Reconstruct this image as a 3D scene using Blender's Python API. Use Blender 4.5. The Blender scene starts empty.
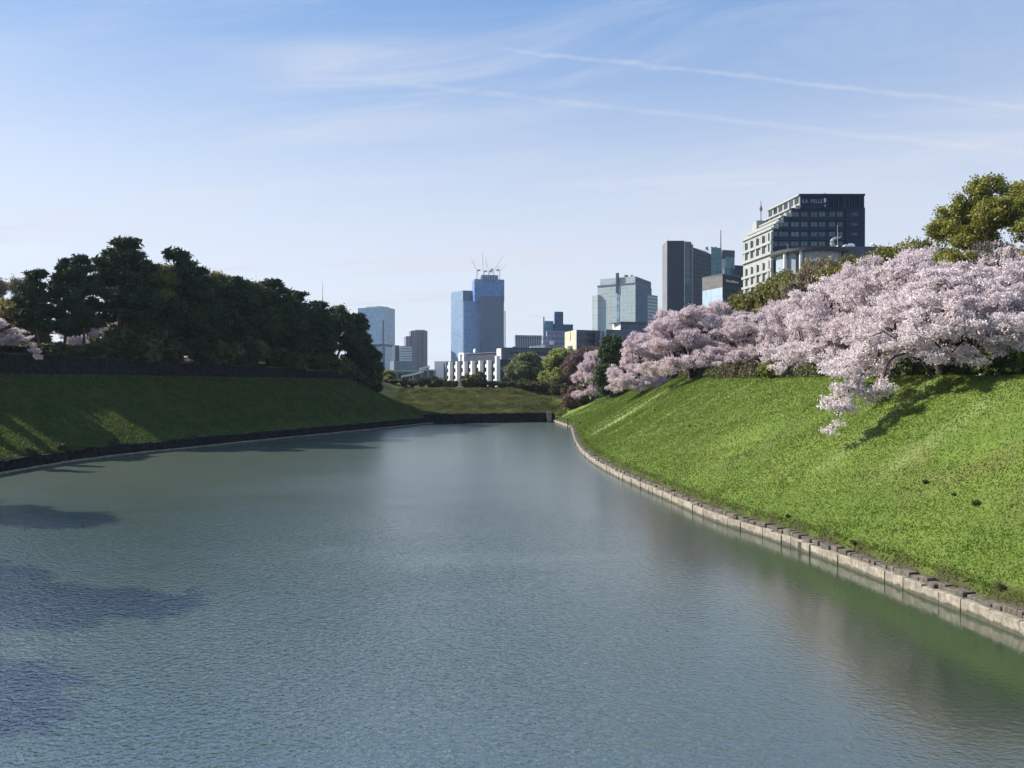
import bpy, math, random
import numpy as np
from mathutils import Vector
R = math.radians
sc = bpy.context.scene
COL = sc.collection

# ------------------------------------------------------------------ camera
F, W2, HZ, EYE = 770.0, 512.0, 380.0, 12.0      # focal length in pixels, middle column, horizon row, eye height
cam = bpy.data.objects.new('camera', bpy.data.cameras.new('camera'))
COL.objects.link(cam)
cam.location = (0, 0, EYE)
cam.rotation_euler = (R(90) - math.atan((384 - HZ) / F), 0, 0)
cam.data.sensor_width = 36; cam.data.lens = F / 1024 * 36
cam.data.clip_end = 30000; cam.data.clip_start = 0.5
sc.camera = cam

# ------------------------------------------------------------------ sun, sky, exposure
SUN_EL, SUN_AZ = R(37), math.atan2(0.30, -0.95)   # sun stands left of the view and a little ahead
ldir = Vector((math.cos(SUN_EL) * math.cos(SUN_AZ), math.cos(SUN_EL) * math.sin(SUN_AZ), math.sin(SUN_EL)))
sun = bpy.data.objects.new('sun', bpy.data.lights.new('sun', 'SUN'))
COL.objects.link(sun)
sun.data.energy = 5.0; sun.data.angle = R(0.5); sun.data.color = (1.0, 0.94, 0.85)
sun.rotation_euler = ldir.to_track_quat('Z', 'Y').to_euler()
sc.view_settings.view_transform = 'Standard'; sc.view_settings.look = 'None'
sc.view_settings.gamma = 1; sc.view_settings.use_curve_mapping = False
sc.view_settings.exposure = 0.87
sc.cycles.use_denoising = True; sc.cycles.sample_clamp_direct = 3.0
sc.cycles.max_bounces = 6; sc.cycles.diffuse_bounces = 3; sc.cycles.glossy_bounces = 3
sc.cycles.transmission_bounces = 3; sc.cycles.transparent_max_bounces = 4; sc.cycles.volume_bounces = 0

world = bpy.data.worlds.new('World'); sc.world = world; world.use_nodes = True
wt = world.node_tree; wt.nodes.clear()

class NT:
    """small helper for node trees"""
    def __init__(s, tree): s.t = tree
    def n(s, typ, **kw):
        nd = s.t.nodes.new(typ)
        ins = kw.pop('ins', {})
        for k, v in kw.items(): setattr(nd, k, v)
        for k, v in ins.items(): s.set(nd.inputs[k], v)
        return nd
    def set(s, sock, v):
        if isinstance(v, bpy.types.NodeSocket): s.t.links.new(v, sock)
        else:
            if isinstance(v, tuple) and len(v) == 3 and sock.type == 'RGBA': v = v + (1,)
            sock.default_value = v
    def m(s, op, a, b=None, c=None, clamp=False):
        nd = s.t.nodes.new('ShaderNodeMath'); nd.operation = op; nd.use_clamp = clamp
        s.set(nd.inputs[0], a)
        if b is not None: s.set(nd.inputs[1], b)
        if c is not None: s.set(nd.inputs[2], c)
        return nd.outputs[0]
    def v(s, op, a, b=None):
        nd = s.t.nodes.new('ShaderNodeVectorMath'); nd.operation = op
        s.set(nd.inputs[0], a)
        if b is not None: s.set(nd.inputs[1], b)
        return nd.outputs['Value'] if op in ('DOT_PRODUCT', 'LENGTH') else nd.outputs['Vector']
    def mix(s, f, a, b, blend='MIX'):
        nd = s.t.nodes.new('ShaderNodeMix'); nd.data_type = 'RGBA'; nd.blend_type = blend
        s.set(nd.inputs[0], f); s.set(nd.inputs[6], a); s.set(nd.inputs[7], b)
        return nd.outputs[2]
    def ramp(s, f, lo, hi, smooth=True):
        nd = s.t.nodes.new('ShaderNodeMapRange'); nd.interpolation_type = 'SMOOTHSTEP' if smooth else 'LINEAR'
        s.set(nd.inputs[0], f); nd.inputs[1].default_value = lo; nd.inputs[2].default_value = hi
        return nd.outputs[0]
    def noise(s, vec, scale, detail=3, rough=0.5, dist=0.0):
        nd = s.t.nodes.new('ShaderNodeTexNoise'); s.set(nd.inputs['Vector'], vec)
        nd.inputs['Scale'].default_value = scale; nd.inputs['Detail'].default_value = detail
        nd.inputs['Roughness'].default_value = rough; nd.inputs['Distortion'].default_value = dist
        return nd.outputs[0]

def pxdir(px, py):
    return Vector(((px - W2) / F, 1.0, (HZ - py) / F)).normalized()

def build_world():
    N = NT(wt)
    sky = N.n('ShaderNodeTexSky', sky_type='NISHITA', sun_disc=False)
    sky.sun_elevation = SUN_EL
    sky.sun_rotation = math.atan2(ldir.x, ldir.y)
    sky.altitude = 20; sky.air_density = 1.0; sky.dust_density = 0.3; sky.ozone_density = 1.3
    tc = N.n('ShaderNodeTexCoord')
    d = N.v('NORMALIZE', tc.outputs['Generated'])
    sep = N.n('ShaderNodeSeparateXYZ', ins={0: d})
    x, y, z = sep.outputs
    # clouds live on a flat layer high above: project the direction on it
    zz = N.m('ADD', N.m('MAXIMUM', z, 0.0), 0.06)
    cx, cy = N.m('DIVIDE', x, zz), N.m('DIVIDE', y, zz)
    cv = N.n('ShaderNodeCombineXYZ', ins={0: cx, 1: cy, 2: 0.0}).outputs[0]
    rot = N.n('ShaderNodeVectorRotate', rotation_type='Z_AXIS', ins={'Vector': cv, 'Angle': R(18)}).outputs[0]
    st = N.v('MULTIPLY', rot, (0.55, 1.7, 1.0))
    cir = N.ramp(N.noise(st, 1.3, 7, 0.64, 0.9), 0.40, 0.78)
    fine = N.ramp(N.noise(st, 0.55, 3, 0.5, 0.4), 0.42, 0.72)
    cir = N.m('MULTIPLY', cir, N.m('ADD', N.m('MULTIPLY', fine, 0.75), 0.10))
    veil = N.m('ADD', 0.02, N.m('MULTIPLY', N.ramp(z, 0.42, 0.03), N.m('ADD', 0.42, N.m('MULTIPLY', N.noise(st, 0.5, 4, 0.55), 0.22))))
    total = N.m('ADD', N.m('MULTIPLY', cir, 1.5), veil)
    # contrails: great circles through two view directions each
    for (a, b, w, s, lo, hi) in (((505, 50), (1024, 108), 0.0044, 0.30, 480, 540), ((400, 84), (900, 140), 0.0054, 0.25, 340, 440),
                          ((0, 180), (420, 212), 0.0055, 0.12, -200, 40)):
        A, B = pxdir(*a), pxdir(*b)
        n = A.cross(B).normalized()
        t = (B - A).normalized()
        warp = N.m('MULTIPLY', N.m('SUBTRACT', N.noise(d, 22, 3, 0.6), 0.5), 0.010)
        dist = N.m('ABSOLUTE', N.m('ADD', N.v('DOT_PRODUCT', d, tuple(n)), warp))
        band = N.ramp(dist, w, 0.0)
        along = N.ramp(N.v('DOT_PRODUCT', d, tuple(t)), pxdir(lo, a[1]).dot(t), pxdir(hi, a[1] + 8).dot(t))
        br = N.ramp(N.noise(d, 34, 4, 0.6), 0.25, 0.65)
        total = N.m('ADD', total, N.m('MULTIPLY', N.m('MULTIPLY', band, along), N.m('MULTIPLY', N.m('ADD', N.m('MULTIPLY', br, 0.7), 0.3), s)))
    total = N.m('MINIMUM', total, 0.9)
    # thin bright haze evens out the clear-sky model: pale at the horizon, soft blue above
    air = N.mix(N.ramp(z, 0.10, 0.50), (3.52, 3.64, 4.00), (0.66, 1.58, 3.30))
    base = N.mix(0.72, sky.outputs[0], air)
    col = N.mix(total, base, (3.52, 3.66, 4.12))
    bg = N.n('ShaderNodeBackground', ins={'Color': col, 'Strength': 0.115})
    out = N.n('ShaderNodeOutputWorld')
    wt.links.new(bg.outputs[0], out.inputs[0])
build_world()

# ------------------------------------------------------------------ helpers
def zpx(py, Y): return EYE + (HZ - py) / F * Y
def xpx(px, Y): return (px - W2) / F * Y
def tag(o, label=None, cat=None, group=None, kind=None):
    if label: o['label'] = label
    if cat: o['category'] = cat
    if group: o['group'] = group
    if kind: o['kind'] = kind
    return o
def empty(name, loc, rz=0):
    o = bpy.data.objects.new(name, None); COL.objects.link(o)
    o.location = loc; o.rotation_euler = (0, 0, rz); o.empty_display_size = 0.5
    return o
def link(name, me, parent=None):
    o = bpy.data.objects.new(name, me); COL.objects.link(o)
    if parent: o.parent = parent
    return o

def mesh_np(name, verts, faces, mats, midx=None, smooth=False, attrs=None):
    """fast mesh from numpy arrays; faces is (n,3) or (n,4)"""
    me = bpy.data.meshes.new(name)
    verts = np.asarray(verts, np.float32); faces = np.asarray(faces, np.int32)
    n, k = faces.shape
    me.vertices.add(len(verts)); me.vertices.foreach_set('co', verts.ravel())
    me.loops.add(n * k); me.loops.foreach_set('vertex_index', faces.ravel())
    me.polygons.add(n); me.polygons.foreach_set('loop_start', np.arange(0, n * k, k, dtype=np.int32))
    if midx is not None: me.polygons.foreach_set('material_index', np.asarray(midx, np.int32))
    me.polygons.foreach_set('use_smooth', np.full(n, smooth))
    for m in mats: me.materials.append(m)
    if attrs:
        for an, arr in attrs.items():
            a = me.attributes.new(an, 'FLOAT', 'POINT'); a.data.foreach_set('value', np.asarray(arr, np.float32))
    me.update(calc_edges=True)
    return me

class MB:
    """collects boxes, prisms and tubes into ONE mesh; sides carry UVs in metres"""
    def __init__(s): s.v, s.f, s.uv, s.mi = [], [], [], []
    def poly(s, pts, mi=0, uv=None):
        i = len(s.v); s.v += [tuple(p) for p in pts]
        s.f.append(list(range(i, i + len(pts)))); s.mi.append(mi)
        if uv is None: uv = [(p[0], p[1]) for p in pts]
        s.uv.append(uv)
    def obox(s, o, u, v, w, mi=0):
        """box with a corner o and three edge vectors (right-handed)"""
        o, u, v, w = map(Vector, (o, u, v, w))
        lu, lv, lw = u.length, v.length, w.length
        q = lambda a, e1, e2, l1, l2: s.poly([a, a + e1, a + e1 + e2, a + e2], mi, [(0, 0), (l1, 0), (l1, l2), (0, l2)])
        q(o, v, u, lv, lu); q(o + w, u, v, lu, lv)
        q(o, u, w, lu, lw); q(o + u, v, w, lv, lw)
        q(o + u + v, -u, w, lu, lw); q(o + v, -v, w, lv, lw)
    def box(s, x0, x1, y0, y1, z0, z1, mi=0):
        s.obox((x0, y0, z0), (x1 - x0, 0, 0), (0, y1 - y0, 0), (0, 0, z1 - z0), mi)
    def prism(s, pts, z0, z1, mi=0, roof=None, side_mi=None):
        """pts counter-clockwise seen from above"""
        n = len(pts)
        a = sum(pts[i][0] * pts[(i + 1) % n][1] - pts[(i + 1) % n][0] * pts[i][1] for i in range(n))
        if a < 0: pts = pts[::-1]; side_mi = None if side_mi is None else [side_mi[(n - 2 - i) % n] for i in range(n)]
        top = z1 if isinstance(z1, (list, tuple)) else [z1] * n
        if a < 0 and isinstance(z1, (list, tuple)): top = list(z1)[::-1]
        for i in range(n):
            p, q = pts[i], pts[(i + 1) % n]; L = math.dist(p, q)
            m = mi if side_mi is None else side_mi[i]
            s.poly([(p[0], p[1], z0), (q[0], q[1], z0), (q[0], q[1], top[(i + 1) % n]), (p[0], p[1], top[i])], m,
                   [(0, z0), (L, z0), (L, top[(i + 1) % n]), (0, top[i])])
        r = mi if roof is None else roof
        s.poly([(p[0], p[1], t) for p, t in zip(pts, top)], r)
        s.poly([(p[0], p[1], z0) for p in pts[::-1]], r)
    def tube(s, p0, p1, r0, r1=None, n=6, mi=0):
        p0, p1 = Vector(p0), Vector(p1); r1 = r0 if r1 is None else r1
        d = (p1 - p0); L = d.length; d.normalize()
        a = d.orthogonal().normalized(); b = d.cross(a)
        c0, c1 = [], []
        for k in range(n):
            t = 2 * math.pi * k / n; e = a * math.cos(t) + b * math.sin(t)
            c0.append(p0 + e * r0); c1.append(p1 + e * r1)
        for k in range(n):
            j = (k + 1) % n
            s.poly([c0[k], c0[j], c1[j], c1[k]], mi, [(0, 0), (1, 0), (1, L), (0, L)])
        s.poly(c0[::-1], mi); s.poly(c1, mi)
    def mesh(s, name, mats):
        me = bpy.data.meshes.new(name)
        me.from_pydata(s.v, [], s.f)
        for m in (mats if isinstance(mats, (list, tuple)) else [mats]): me.materials.append(m)
        me.polygons.foreach_set('material_index', s.mi)
        ul = me.uv_layers.new(name='UVMap')
        ul.data.foreach_set('uv', [c for f in s.uv for p in f for c in p])
        me.update()
        return me
    def build(s, name, mats, parent=None):
        return link(name, s.mesh(name, mats), parent)

def new_mat(name):
    m = bpy.data.materials.new(name); m.use_nodes = True
    m.node_tree.nodes.clear()
    N = NT(m.node_tree)
    out = N.n('ShaderNodeOutputMaterial')
    return m, N, out
def plain(name, col, rough=0.7, metal=0.0, var=0.25, scale=0.6, spec=0.4):
    """one colour with weathering by a noise in object space"""
    m, N, out = new_mat(name)
    tc = N.n('ShaderNodeTexCoord').outputs['Object']
    f = N.noise(tc, scale, 5, 0.6)
    dark = tuple(c * (1 - var) for c in col); light = tuple(min(1, c * (1 + var)) for c in col)
    c = N.mix(N.ramp(f, 0.3, 0.7), dark, light)
    b = N.n('ShaderNodeBsdfPrincipled', ins={'Base Color': c, 'Roughness': rough, 'Metallic': metal, 'Specular IOR Level': spec})
    N.t.links.new(b.outputs[0], out.inputs[0])
    return m
def facade(name, wall, glass, du, dv, u0, u1, v0, v1, rg=0.12, rw=0.6, jit=0.35, metal=0.0, band=None):
    """curtain wall: panes repeat every du x dv metres, glass inside [u0,u1] x [v0,v1] of each cell"""
    m, N, out = new_mat(name)
    uv = N.n('ShaderNodeUVMap').outputs[0]
    sp = N.n('ShaderNodeSeparateXYZ', ins={0: uv})
    u, v = N.m('DIVIDE', sp.outputs[0], du), N.m('DIVIDE', sp.outputs[1], dv)
    fu, fv = N.m('FRACT', u), N.m('FRACT', v)
    inside = lambda f, a, b: N.m('MULTIPLY', N.m('GREATER_THAN', f, a), N.m('LESS_THAN', f, b))
    mask = N.m('MULTIPLY', inside(fu, u0, u1), inside(fv, v0, v1))
    cell = N.n('ShaderNodeCombineXYZ', ins={0: N.m('FLOOR', u), 1: N.m('FLOOR', v), 2: 0.0}).outputs[0]
    wn = N.n('ShaderNodeTexWhiteNoise', noise_dimensions='2D', ins={'Vector': cell}).outputs['Value']
    k = N.m('ADD', 1 - jit, N.m('MULTIPLY', wn, 2 * jit))
    g = N.v('SCALE', glass) if False else N.n('ShaderNodeVectorMath', operation='SCALE', ins={0: glass, 'Scale': k}).outputs[0]
    dirt = N.ramp(N.noise(uv, 0.08, 5, 0.6), 0.2, 0.8)
    wc = N.mix(dirt, tuple(c * 0.85 for c in wall), tuple(min(1, c * 1.1) for c in wall))
    c = N.mix(mask, wc, g)
    rough = N.m('ADD', N.m('MULTIPLY', mask, rg - rw), rw)
    b = N.n('ShaderNodeBsdfPrincipled', ins={'Base Color': c, 'Roughness': rough, 'Metallic': metal, 'Specular IOR Level': 0.28})
    N.t.links.new(b.outputs[0], out.inputs[0])
    return m
def glass_mat(name, col, rough=0.08, metal=0.0):
    m, N, out = new_mat(name)
    oi = N.n('ShaderNodeObjectInfo').outputs['Random']
    k = N.m('ADD', 0.7, N.m('MULTIPLY', oi, 0.9))
    c = N.n('ShaderNodeVectorMath', operation='SCALE', ins={0: col, 'Scale': k}).outputs[0]
    b = N.n('ShaderNodeBsdfPrincipled', ins={'Base Color': c, 'Roughness': rough, 'Metallic': metal, 'IOR': 1.5})
    N.t.links.new(b.outputs[0], out.inputs[0])
    return m
def leaf_mat(name, c1, c2, trans=0.3, rough=0.6, tcol=None, spec=0.25, own=0.65):
    """leaves or petals: two colours mixed per leaf, a share of the light passes through"""
    m, N, out = new_mat(name)
    rnd = N.n('ShaderNodeNewGeometry').outputs['Random Per Island']
    tc = N.n('ShaderNodeTexCoord').outputs['Object']
    big = N.noise(tc, 0.35, 2, 0.5)
    f = N.m('ADD', N.m('MULTIPLY', rnd, own), N.m('MULTIPLY', N.ramp(big, 0.35, 0.65), 1 - own))
    oi = N.n('ShaderNodeObjectInfo').outputs['Random']
    f = N.m('ADD', N.m('MULTIPLY', f, 0.8), N.m('MULTIPLY', oi, 0.2))
    c = N.mix(f, c1, c2)
    b = N.n('ShaderNodeBsdfPrincipled', ins={'Base Color': c, 'Roughness': rough, 'Specular IOR Level': spec})
    t = N.n('ShaderNodeBsdfTranslucent', ins={'Color': c if tcol is None else N.mix(0.5, c, tcol)})
    mx = N.n('ShaderNodeMixShader', ins={0: trans})
    N.t.links.new(b.outputs[0], mx.inputs[1]); N.t.links.new(t.outputs[0], mx.inputs[2])
    N.t.links.new(mx.outputs[0], out.inputs[0])
    return m

# ------------------------------------------------------------------ the moat's outline (water line, metres)
def chaikin(p, it=2):
    p = np.asarray(p, float)
    for _ in range(it):
        q = [p[0]]
        for a, b in zip(p[:-1], p[1:]): q += [a * .75 + b * .25, a * .25 + b * .75]
        q.append(p[-1]); p = np.array(q)
    return p
def resample(p, step):
    d = np.r_[0, np.cumsum(np.linalg.norm(np.diff(p, axis=0), axis=1))]
    n = max(2, int(d[-1] / step) + 1); t = np.linspace(0, d[-1], n)
    return np.c_[np.interp(t, d, p[:, 0]), np.interp(t, d, p[:, 1])]
RT = resample(chaikin([(34, -40), (28.5, 10), (23.9, 36), (22.9, 41.2), (21.5, 48.6), (19.1, 59.4), (17.2, 64.2), (15.0, 79.7), (12.6, 96.2), (11.2, 115.5),
                       (11.4, 139), (14.3, 186), (14.4, 190), (11.6, 222)]), 1.0)
LT = resample(chaikin([(-62, -40), (-56, 10), (-53.5, 40), (-57, 62), (-64.5, 86), (-64.6, 104), (-63.6, 113), (-61.3, 122.5), (-56, 134), (-49.3, 150.5), (-38.6, 172.7),
                       (-23.5, 207.6), (-22.0, 212)]), 1.0)
FT = resample(np.array([(-24, 211.0), (12.5, 221.0)]), 1.0)
def dist_to(P, line):
    """distance of points P (n,2) to a polyline, and y of the nearest point, sign + on the line's right"""
    line = line[::3] if len(line) > 60 else line
    best = np.full(len(P), 1e9); by = np.zeros(len(P)); sg = np.ones(len(P))
    for a, b in zip(line[:-1], line[1:]):
        e = b - a; L2 = e @ e
        t = np.clip(((P - a) @ e) / L2, 0, 1)
        q = a + t[:, None] * e
        dx = P - q; d = np.hypot(dx[:, 0], dx[:, 1])
        m = d < best
        best[m] = d[m]; by[m] = q[m, 1]
        s = np.sign(e[0] * dx[:, 1] - e[1] * dx[:, 0])
        sg[m] = s[m]
    return best, by, sg
def wall_top_left(y): return np.interp(y, [0, 90, 122, 185, 212], [17.0, 17.0, 16.6, 14.9, 13.4])
def crest_left(y): return np.interp(y, [0, 122, 185, 212], [13.1, 13.0, 12.4, 12.0])
def run_left(y): return np.interp(y, [0, 120, 160, 212], [23, 23, 21, 16])
def run_right(y): return np.interp(y, [0, 60, 80, 120, 150, 185, 222], [19, 20, 21, 21.5, 21.5, 23, 25])
def smooth(t): t = np.clip(t, 0, 1); return t * t * (3 - 2 * t)
def lump(x, y):
    return (np.sin(x * .31 + y * .17) + np.sin(x * .13 - y * .41 + 1) + np.sin(x * .77 + y * .59 + 2) * .5 + np.sin(x * 1.3 - y * 1.1) * .35)
def ground(P):
    """height of the ground, with the distances to the three banks"""
    P = np.asarray(P, float)
    dr, yr, sr = dist_to(P, RT); dl, yl, sl = dist_to(P, LT); df, yf, sf = dist_to(P, FT)
    dr, dl, df = dr * -sr, dl * sl, df * sf      # + is land
    dr, dl = np.where(df > 0, np.abs(dr), dr), np.where(df > 0, np.abs(dl), dl)
    L = lump(P[:, 0], P[:, 1])
    step = lambda d, h, w=1.4: np.where(d < w, -1.6 + (h + 1.6) * np.clip(d / w, 0, 1), 0)
    rr = run_right(yr)
    t = np.clip((dr - 1.0) / (rr - 1.0), 0, 1)
    zr = np.where(dr < 1.0, step(dr, 1.15, 1.0), 1.15 + (12.35 - 1.15) * (t - .10 * np.sin(2 * np.pi * t) / (2 * np.pi)) + .02 * L * np.clip(dr - 1.5, 0, 1))
    rl = run_left(yl)
    t = np.clip((dl - 1.4) / (rl - 1.4), 0, 1); cl = crest_left(yl)
    zl = np.where(dl < 1.4, step(dl, 1.7), 1.7 + (cl - 1.7) * t + .02 * L * np.clip(dl - 1.5, 0, 1))
    up = np.clip((dl - rl - .4) / 1.0, 0, 1)
    zl = zl + up * (wall_top_left(yl) - cl - .05) + np.clip(dl - rl - 3, 0, 8) * .20
    t = np.clip((df - 1.4) / 24, 0, 1)
    zf = np.where(df < 1.4, step(df, 2.6), 2.6 + (9.4 - 2.6) * (t * .75 + smooth(t) * .25) + .16 * L * np.clip(df - 1.5, 0, 1) * np.clip(2 - df / 40, 0, 1))
    zf = zf + np.minimum(7, .22 * np.maximum(0, np.maximum(P[:, 0] - 20, -32 - P[:, 0]))) * np.clip(1.6 - (P[:, 1] - 222) / 200, 0, 1)
    z = np.minimum(np.minimum(np.where(dr > -3, zr, 99), np.where(dl > -3, zl, 99)), np.where(df > -3, zf, 99))
    inside = (dr <= 0) & (dl <= 0) & (df <= 0)
    z = np.where(inside | (z > 90), -1.6, z)
    # beyond the far bank the land is level
    far = (P[:, 1] > 216) & (dr > -1) & (dl > -1)
    return z, dr, dl, df, rr, rl
def gz(x, y): return float(ground(np.array([[x, y]]))[0][0])

def axis(lo, hi, step, far):
    a = list(np.arange(lo, hi + 1e-6, step)); s = step; x = a[-1]
    while x < far: s *= 1.45; x += s; a.append(x)
    s = step; x = a[0]
    while x > -far: s *= 1.45; x -= s; a.insert(0, x)
    return np.array(a)

# ------------------------------------------------------------------ ground material
def grass_material():
    m, N, out = new_mat('grass')
    tc = N.n('ShaderNodeNewGeometry').outputs['Position']
    at = lambda n: N.n('ShaderNodeAttribute', attribute_name=n).outputs['Fac']
    st = N.v('MULTIPLY', tc, (1.0, 1.0, 0.4))
    f1 = N.ramp(N.noise(st, 0.16, 5, 0.6), 0.36, 0.64)
    f2 = N.ramp(N.noise(st, 1.1, 5, 0.65), 0.30, 0.72)
    f3 = N.ramp(N.noise(st, 5.0, 4, 0.7), 0.30, 0.70)
    c = N.mix(f1, (0.082, 0.136, 0.018), (0.130, 0.184, 0.029))
    c = N.mix(N.m('MULTIPLY', f2, 0.5), c, (0.172, 0.200, 0.052))
    c = N.mix(N.m('MULTIPLY', f3, 0.5), c, (0.075, 0.130, 0.018))
    dry = N.mix(f2, (0.030, 0.040, 0.012), (0.070, 0.060, 0.022))
    dry = N.mix(N.m('MULTIPLY', f3, 0.6), dry, (0.016, 0.028, 0.008))
    dn = N.m('MULTIPLY', at('dry'), N.m('ADD', 0.72, N.m('MULTIPLY', f1, 0.28)))
    dry = N.mix(N.m('MULTIPLY', N.ramp(N.noise(st, 0.35, 4, 0.6), 0.45, 0.62), 0.6), dry, (0.045, 0.062, 0.014))
    c = N.mix(dn, c, dry)
    c = N.mix(at('left_shade'), c, N.mix(f2, (0.036, 0.074, 0.020), (0.100, 0.130, 0.026)))  # left bank grass is coloured darker to deepen its shade
    worn = N.ramp(N.noise(N.v('MULTIPLY', tc, (1.0, 1.6, 1.0)), 0.085, 5, 0.65, 0.6), 0.50, 0.66)
    c = N.mix(N.m('MULTIPLY', worn, 0.55), c, (0.130, 0.135, 0.045))
    pale = N.m('MULTIPLY', at('pale'), N.m('ADD', 0.45, N.m('MULTIPLY', f3, 0.55)))
    c = N.mix(pale, c, (0.34, 0.37, 0.17))
    soil = N.mix(f3, (0.055, 0.042, 0.026), (0.060, 0.065, 0.022))
    c = N.mix(at('soil'), c, soil)
    b = N.n('ShaderNodeBsdfPrincipled', ins={'Base Color': c, 'Roughness': 0.8, 'Specular IOR Level': 0.15})
    h = N.m('ADD', N.noise(st, 6.5, 5, 0.7), N.m('MULTIPLY', N.noise(st, 0.9, 3, 0.5), 1.4))
    bp = N.n('ShaderNodeBump', ins={'Strength': 0.55, 'Distance': 0.22, 'Height': h})
    N.t.links.new(bp.outputs[0], b.inputs['Normal'])
    N.t.links.new(b.outputs[0], out.inputs[0])
    return m
M_GRASS = grass_material()

def attrs_for(P, z, dr, dl, df, rr, rl):
    """what differs from place to place: dry turf, worn pale tracks, bare soil under the trees, painted shade on the left bank"""
    x, y = P[:, 0], P[:, 1]
    dry = (df > 0) * (y > 205) * np.clip((13 - x + (y - 221) * .3) / 7, 0, 1)
    pale = np.zeros(len(P))
    for (y0, wd, sl, a, lo, hi) in ((140, 3.2, .12, .6, .02, 1.), (149, 2.4, .12, .45, .02, .9), (157, 3.0, .12, .45, .1, .95), (127, 1.6, .1, .3, .1, .8), (112, 1.2, .15, .2, .2, .9),
                                (97, .45, .3, .55, .62, 1.), (100.5, .4, .3, .35, .5, .95), (62, .9, .25, .22, .25, 1.0), (54, 1.1, .3, .22, .3, .9)):
        t = np.clip(dr / rr, 0, 1.2)
        yy = y - y0 - sl * dr + .8 * np.sin(dr * .23 + y0)
        pale = np.maximum(pale, a * np.exp(-(yy / wd) ** 2) * smooth((t - lo) / .15) * smooth((hi - t) / .1) * (dr > 0))
    soil = np.maximum(smooth((dr - rr - 1.0) / 2.0) * (df < 0), smooth((dl - rl - 1.2) / 1.5) * (df < 0))
    soil = np.maximum(soil, np.where((dr < 1.5) & (dl < 1.5) & (df < 1.5), 1, 0))
    soil = np.maximum(soil, .35 * np.exp(-((dr - 1.2) / .4) ** 2))
    return dict(dry=dry, pale=pale, soil=soil, left_shade=((dl > 0) & (df < 0)) * 1.0)

def build_ground():
    xs = axis(-150, 110, 0.75, 3300); ys = axis(-12, 262, 0.9, 3300)
    X, Y = np.meshgrid(xs, ys)
    P = np.c_[X.ravel(), Y.ravel()]
    res = ground(P)
    z = res[0].copy()
    far = np.maximum(np.abs(P[:, 0]), P[:, 1]) > 420
    z[far] = np.minimum(z[far], 9.4)
    nx, ny = len(xs), len(ys)
    i = np.arange(ny - 1)[:, None] * nx + np.arange(nx - 1)[None, :]
    i = i.ravel()
    faces = np.c_[i, i + 1, i + nx + 1, i + nx]
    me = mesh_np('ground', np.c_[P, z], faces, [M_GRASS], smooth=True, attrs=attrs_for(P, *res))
    return tag(link('ground', me), 'grassy land around the moat with its steep green banks', 'ground', kind='structure')
build_ground()

# ------------------------------------------------------------------ water
def water_material():
    m, N, out = new_mat('moat_water')
    p = N.n('ShaderNodeNewGeometry').outputs['Position']
    # ripples: short wind waves, stronger where the gusts lie
    gust = N.ramp(N.noise(N.v('MULTIPLY', p, (0.7, 1.0, 1.0)), 0.045, 4, 0.55, 0.4), 0.30, 0.68)
    sp = N.n('ShaderNodeSeparateXYZ', ins={0: p})
    calm = N.ramp(N.m('ADD', sp.outputs[0], N.m('MULTIPLY', sp.outputs[1], 0.12)), 21, 3)
    g = N.m('MULTIPLY', N.m('ADD', 0.40, N.m('MULTIPLY', gust, 0.60)), N.m('ADD', 0.09, N.m('MULTIPLY', calm, 0.91)))
    g = N.m('MULTIPLY', g, N.m('ADD', 0.16, N.m('MULTIPLY', N.ramp(sp.outputs[1], 135, 26), 0.95)))
    rp = N.n('ShaderNodeVectorRotate', rotation_type='Z_AXIS', ins={'Vector': p, 'Angle': R(25)}).outputs[0]
    w1 = N.noise(N.v('MULTIPLY', rp, (1.0, 1.7, 1.0)), 1.6, 3, 0.6, 0.6)
    w2 = N.noise(N.v('MULTIPLY', p, (1.0, 1.25, 1.0)), 3.6, 2, 0.55, 0.5)
    h = N.m('MULTIPLY', N.m('ADD', N.m('MULTIPLY', w1, 0.45), N.m('MULTIPLY', w2, 0.62)), g)
    bp = N.n('ShaderNodeBump', ins={'Strength': 1.0, 'Distance': 0.135, 'Height': h})
    cl = N.ramp(N.noise(p, 0.03, 3, 0.5), 0.35, 0.65)
    c = N.mix(cl, (0.031, 0.048, 0.031), (0.039, 0.057, 0.037))
    b = N.n('ShaderNodeBsdfPrincipled', ins={'Base Color': c, 'Roughness': N.m('ADD', 0.08, N.m('MULTIPLY', N.ramp(sp.outputs[1], 32, 100), 0.17)), 'IOR': 2.6, 'Specular IOR Level': 0.8})
    N.t.links.new(bp.outputs[0], b.inputs['Normal'])
    N.t.links.new(b.outputs[0], out.inputs[0])
    return m
wv = MB(); wv.poly([(-110, -60, 0), (60, -60, 0), (60, 226, 0), (-110, 226, 0)])
tag(wv.build('moat_water', water_material()), 'rippled grey green water of the wide moat', 'water', kind='structure')

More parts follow.
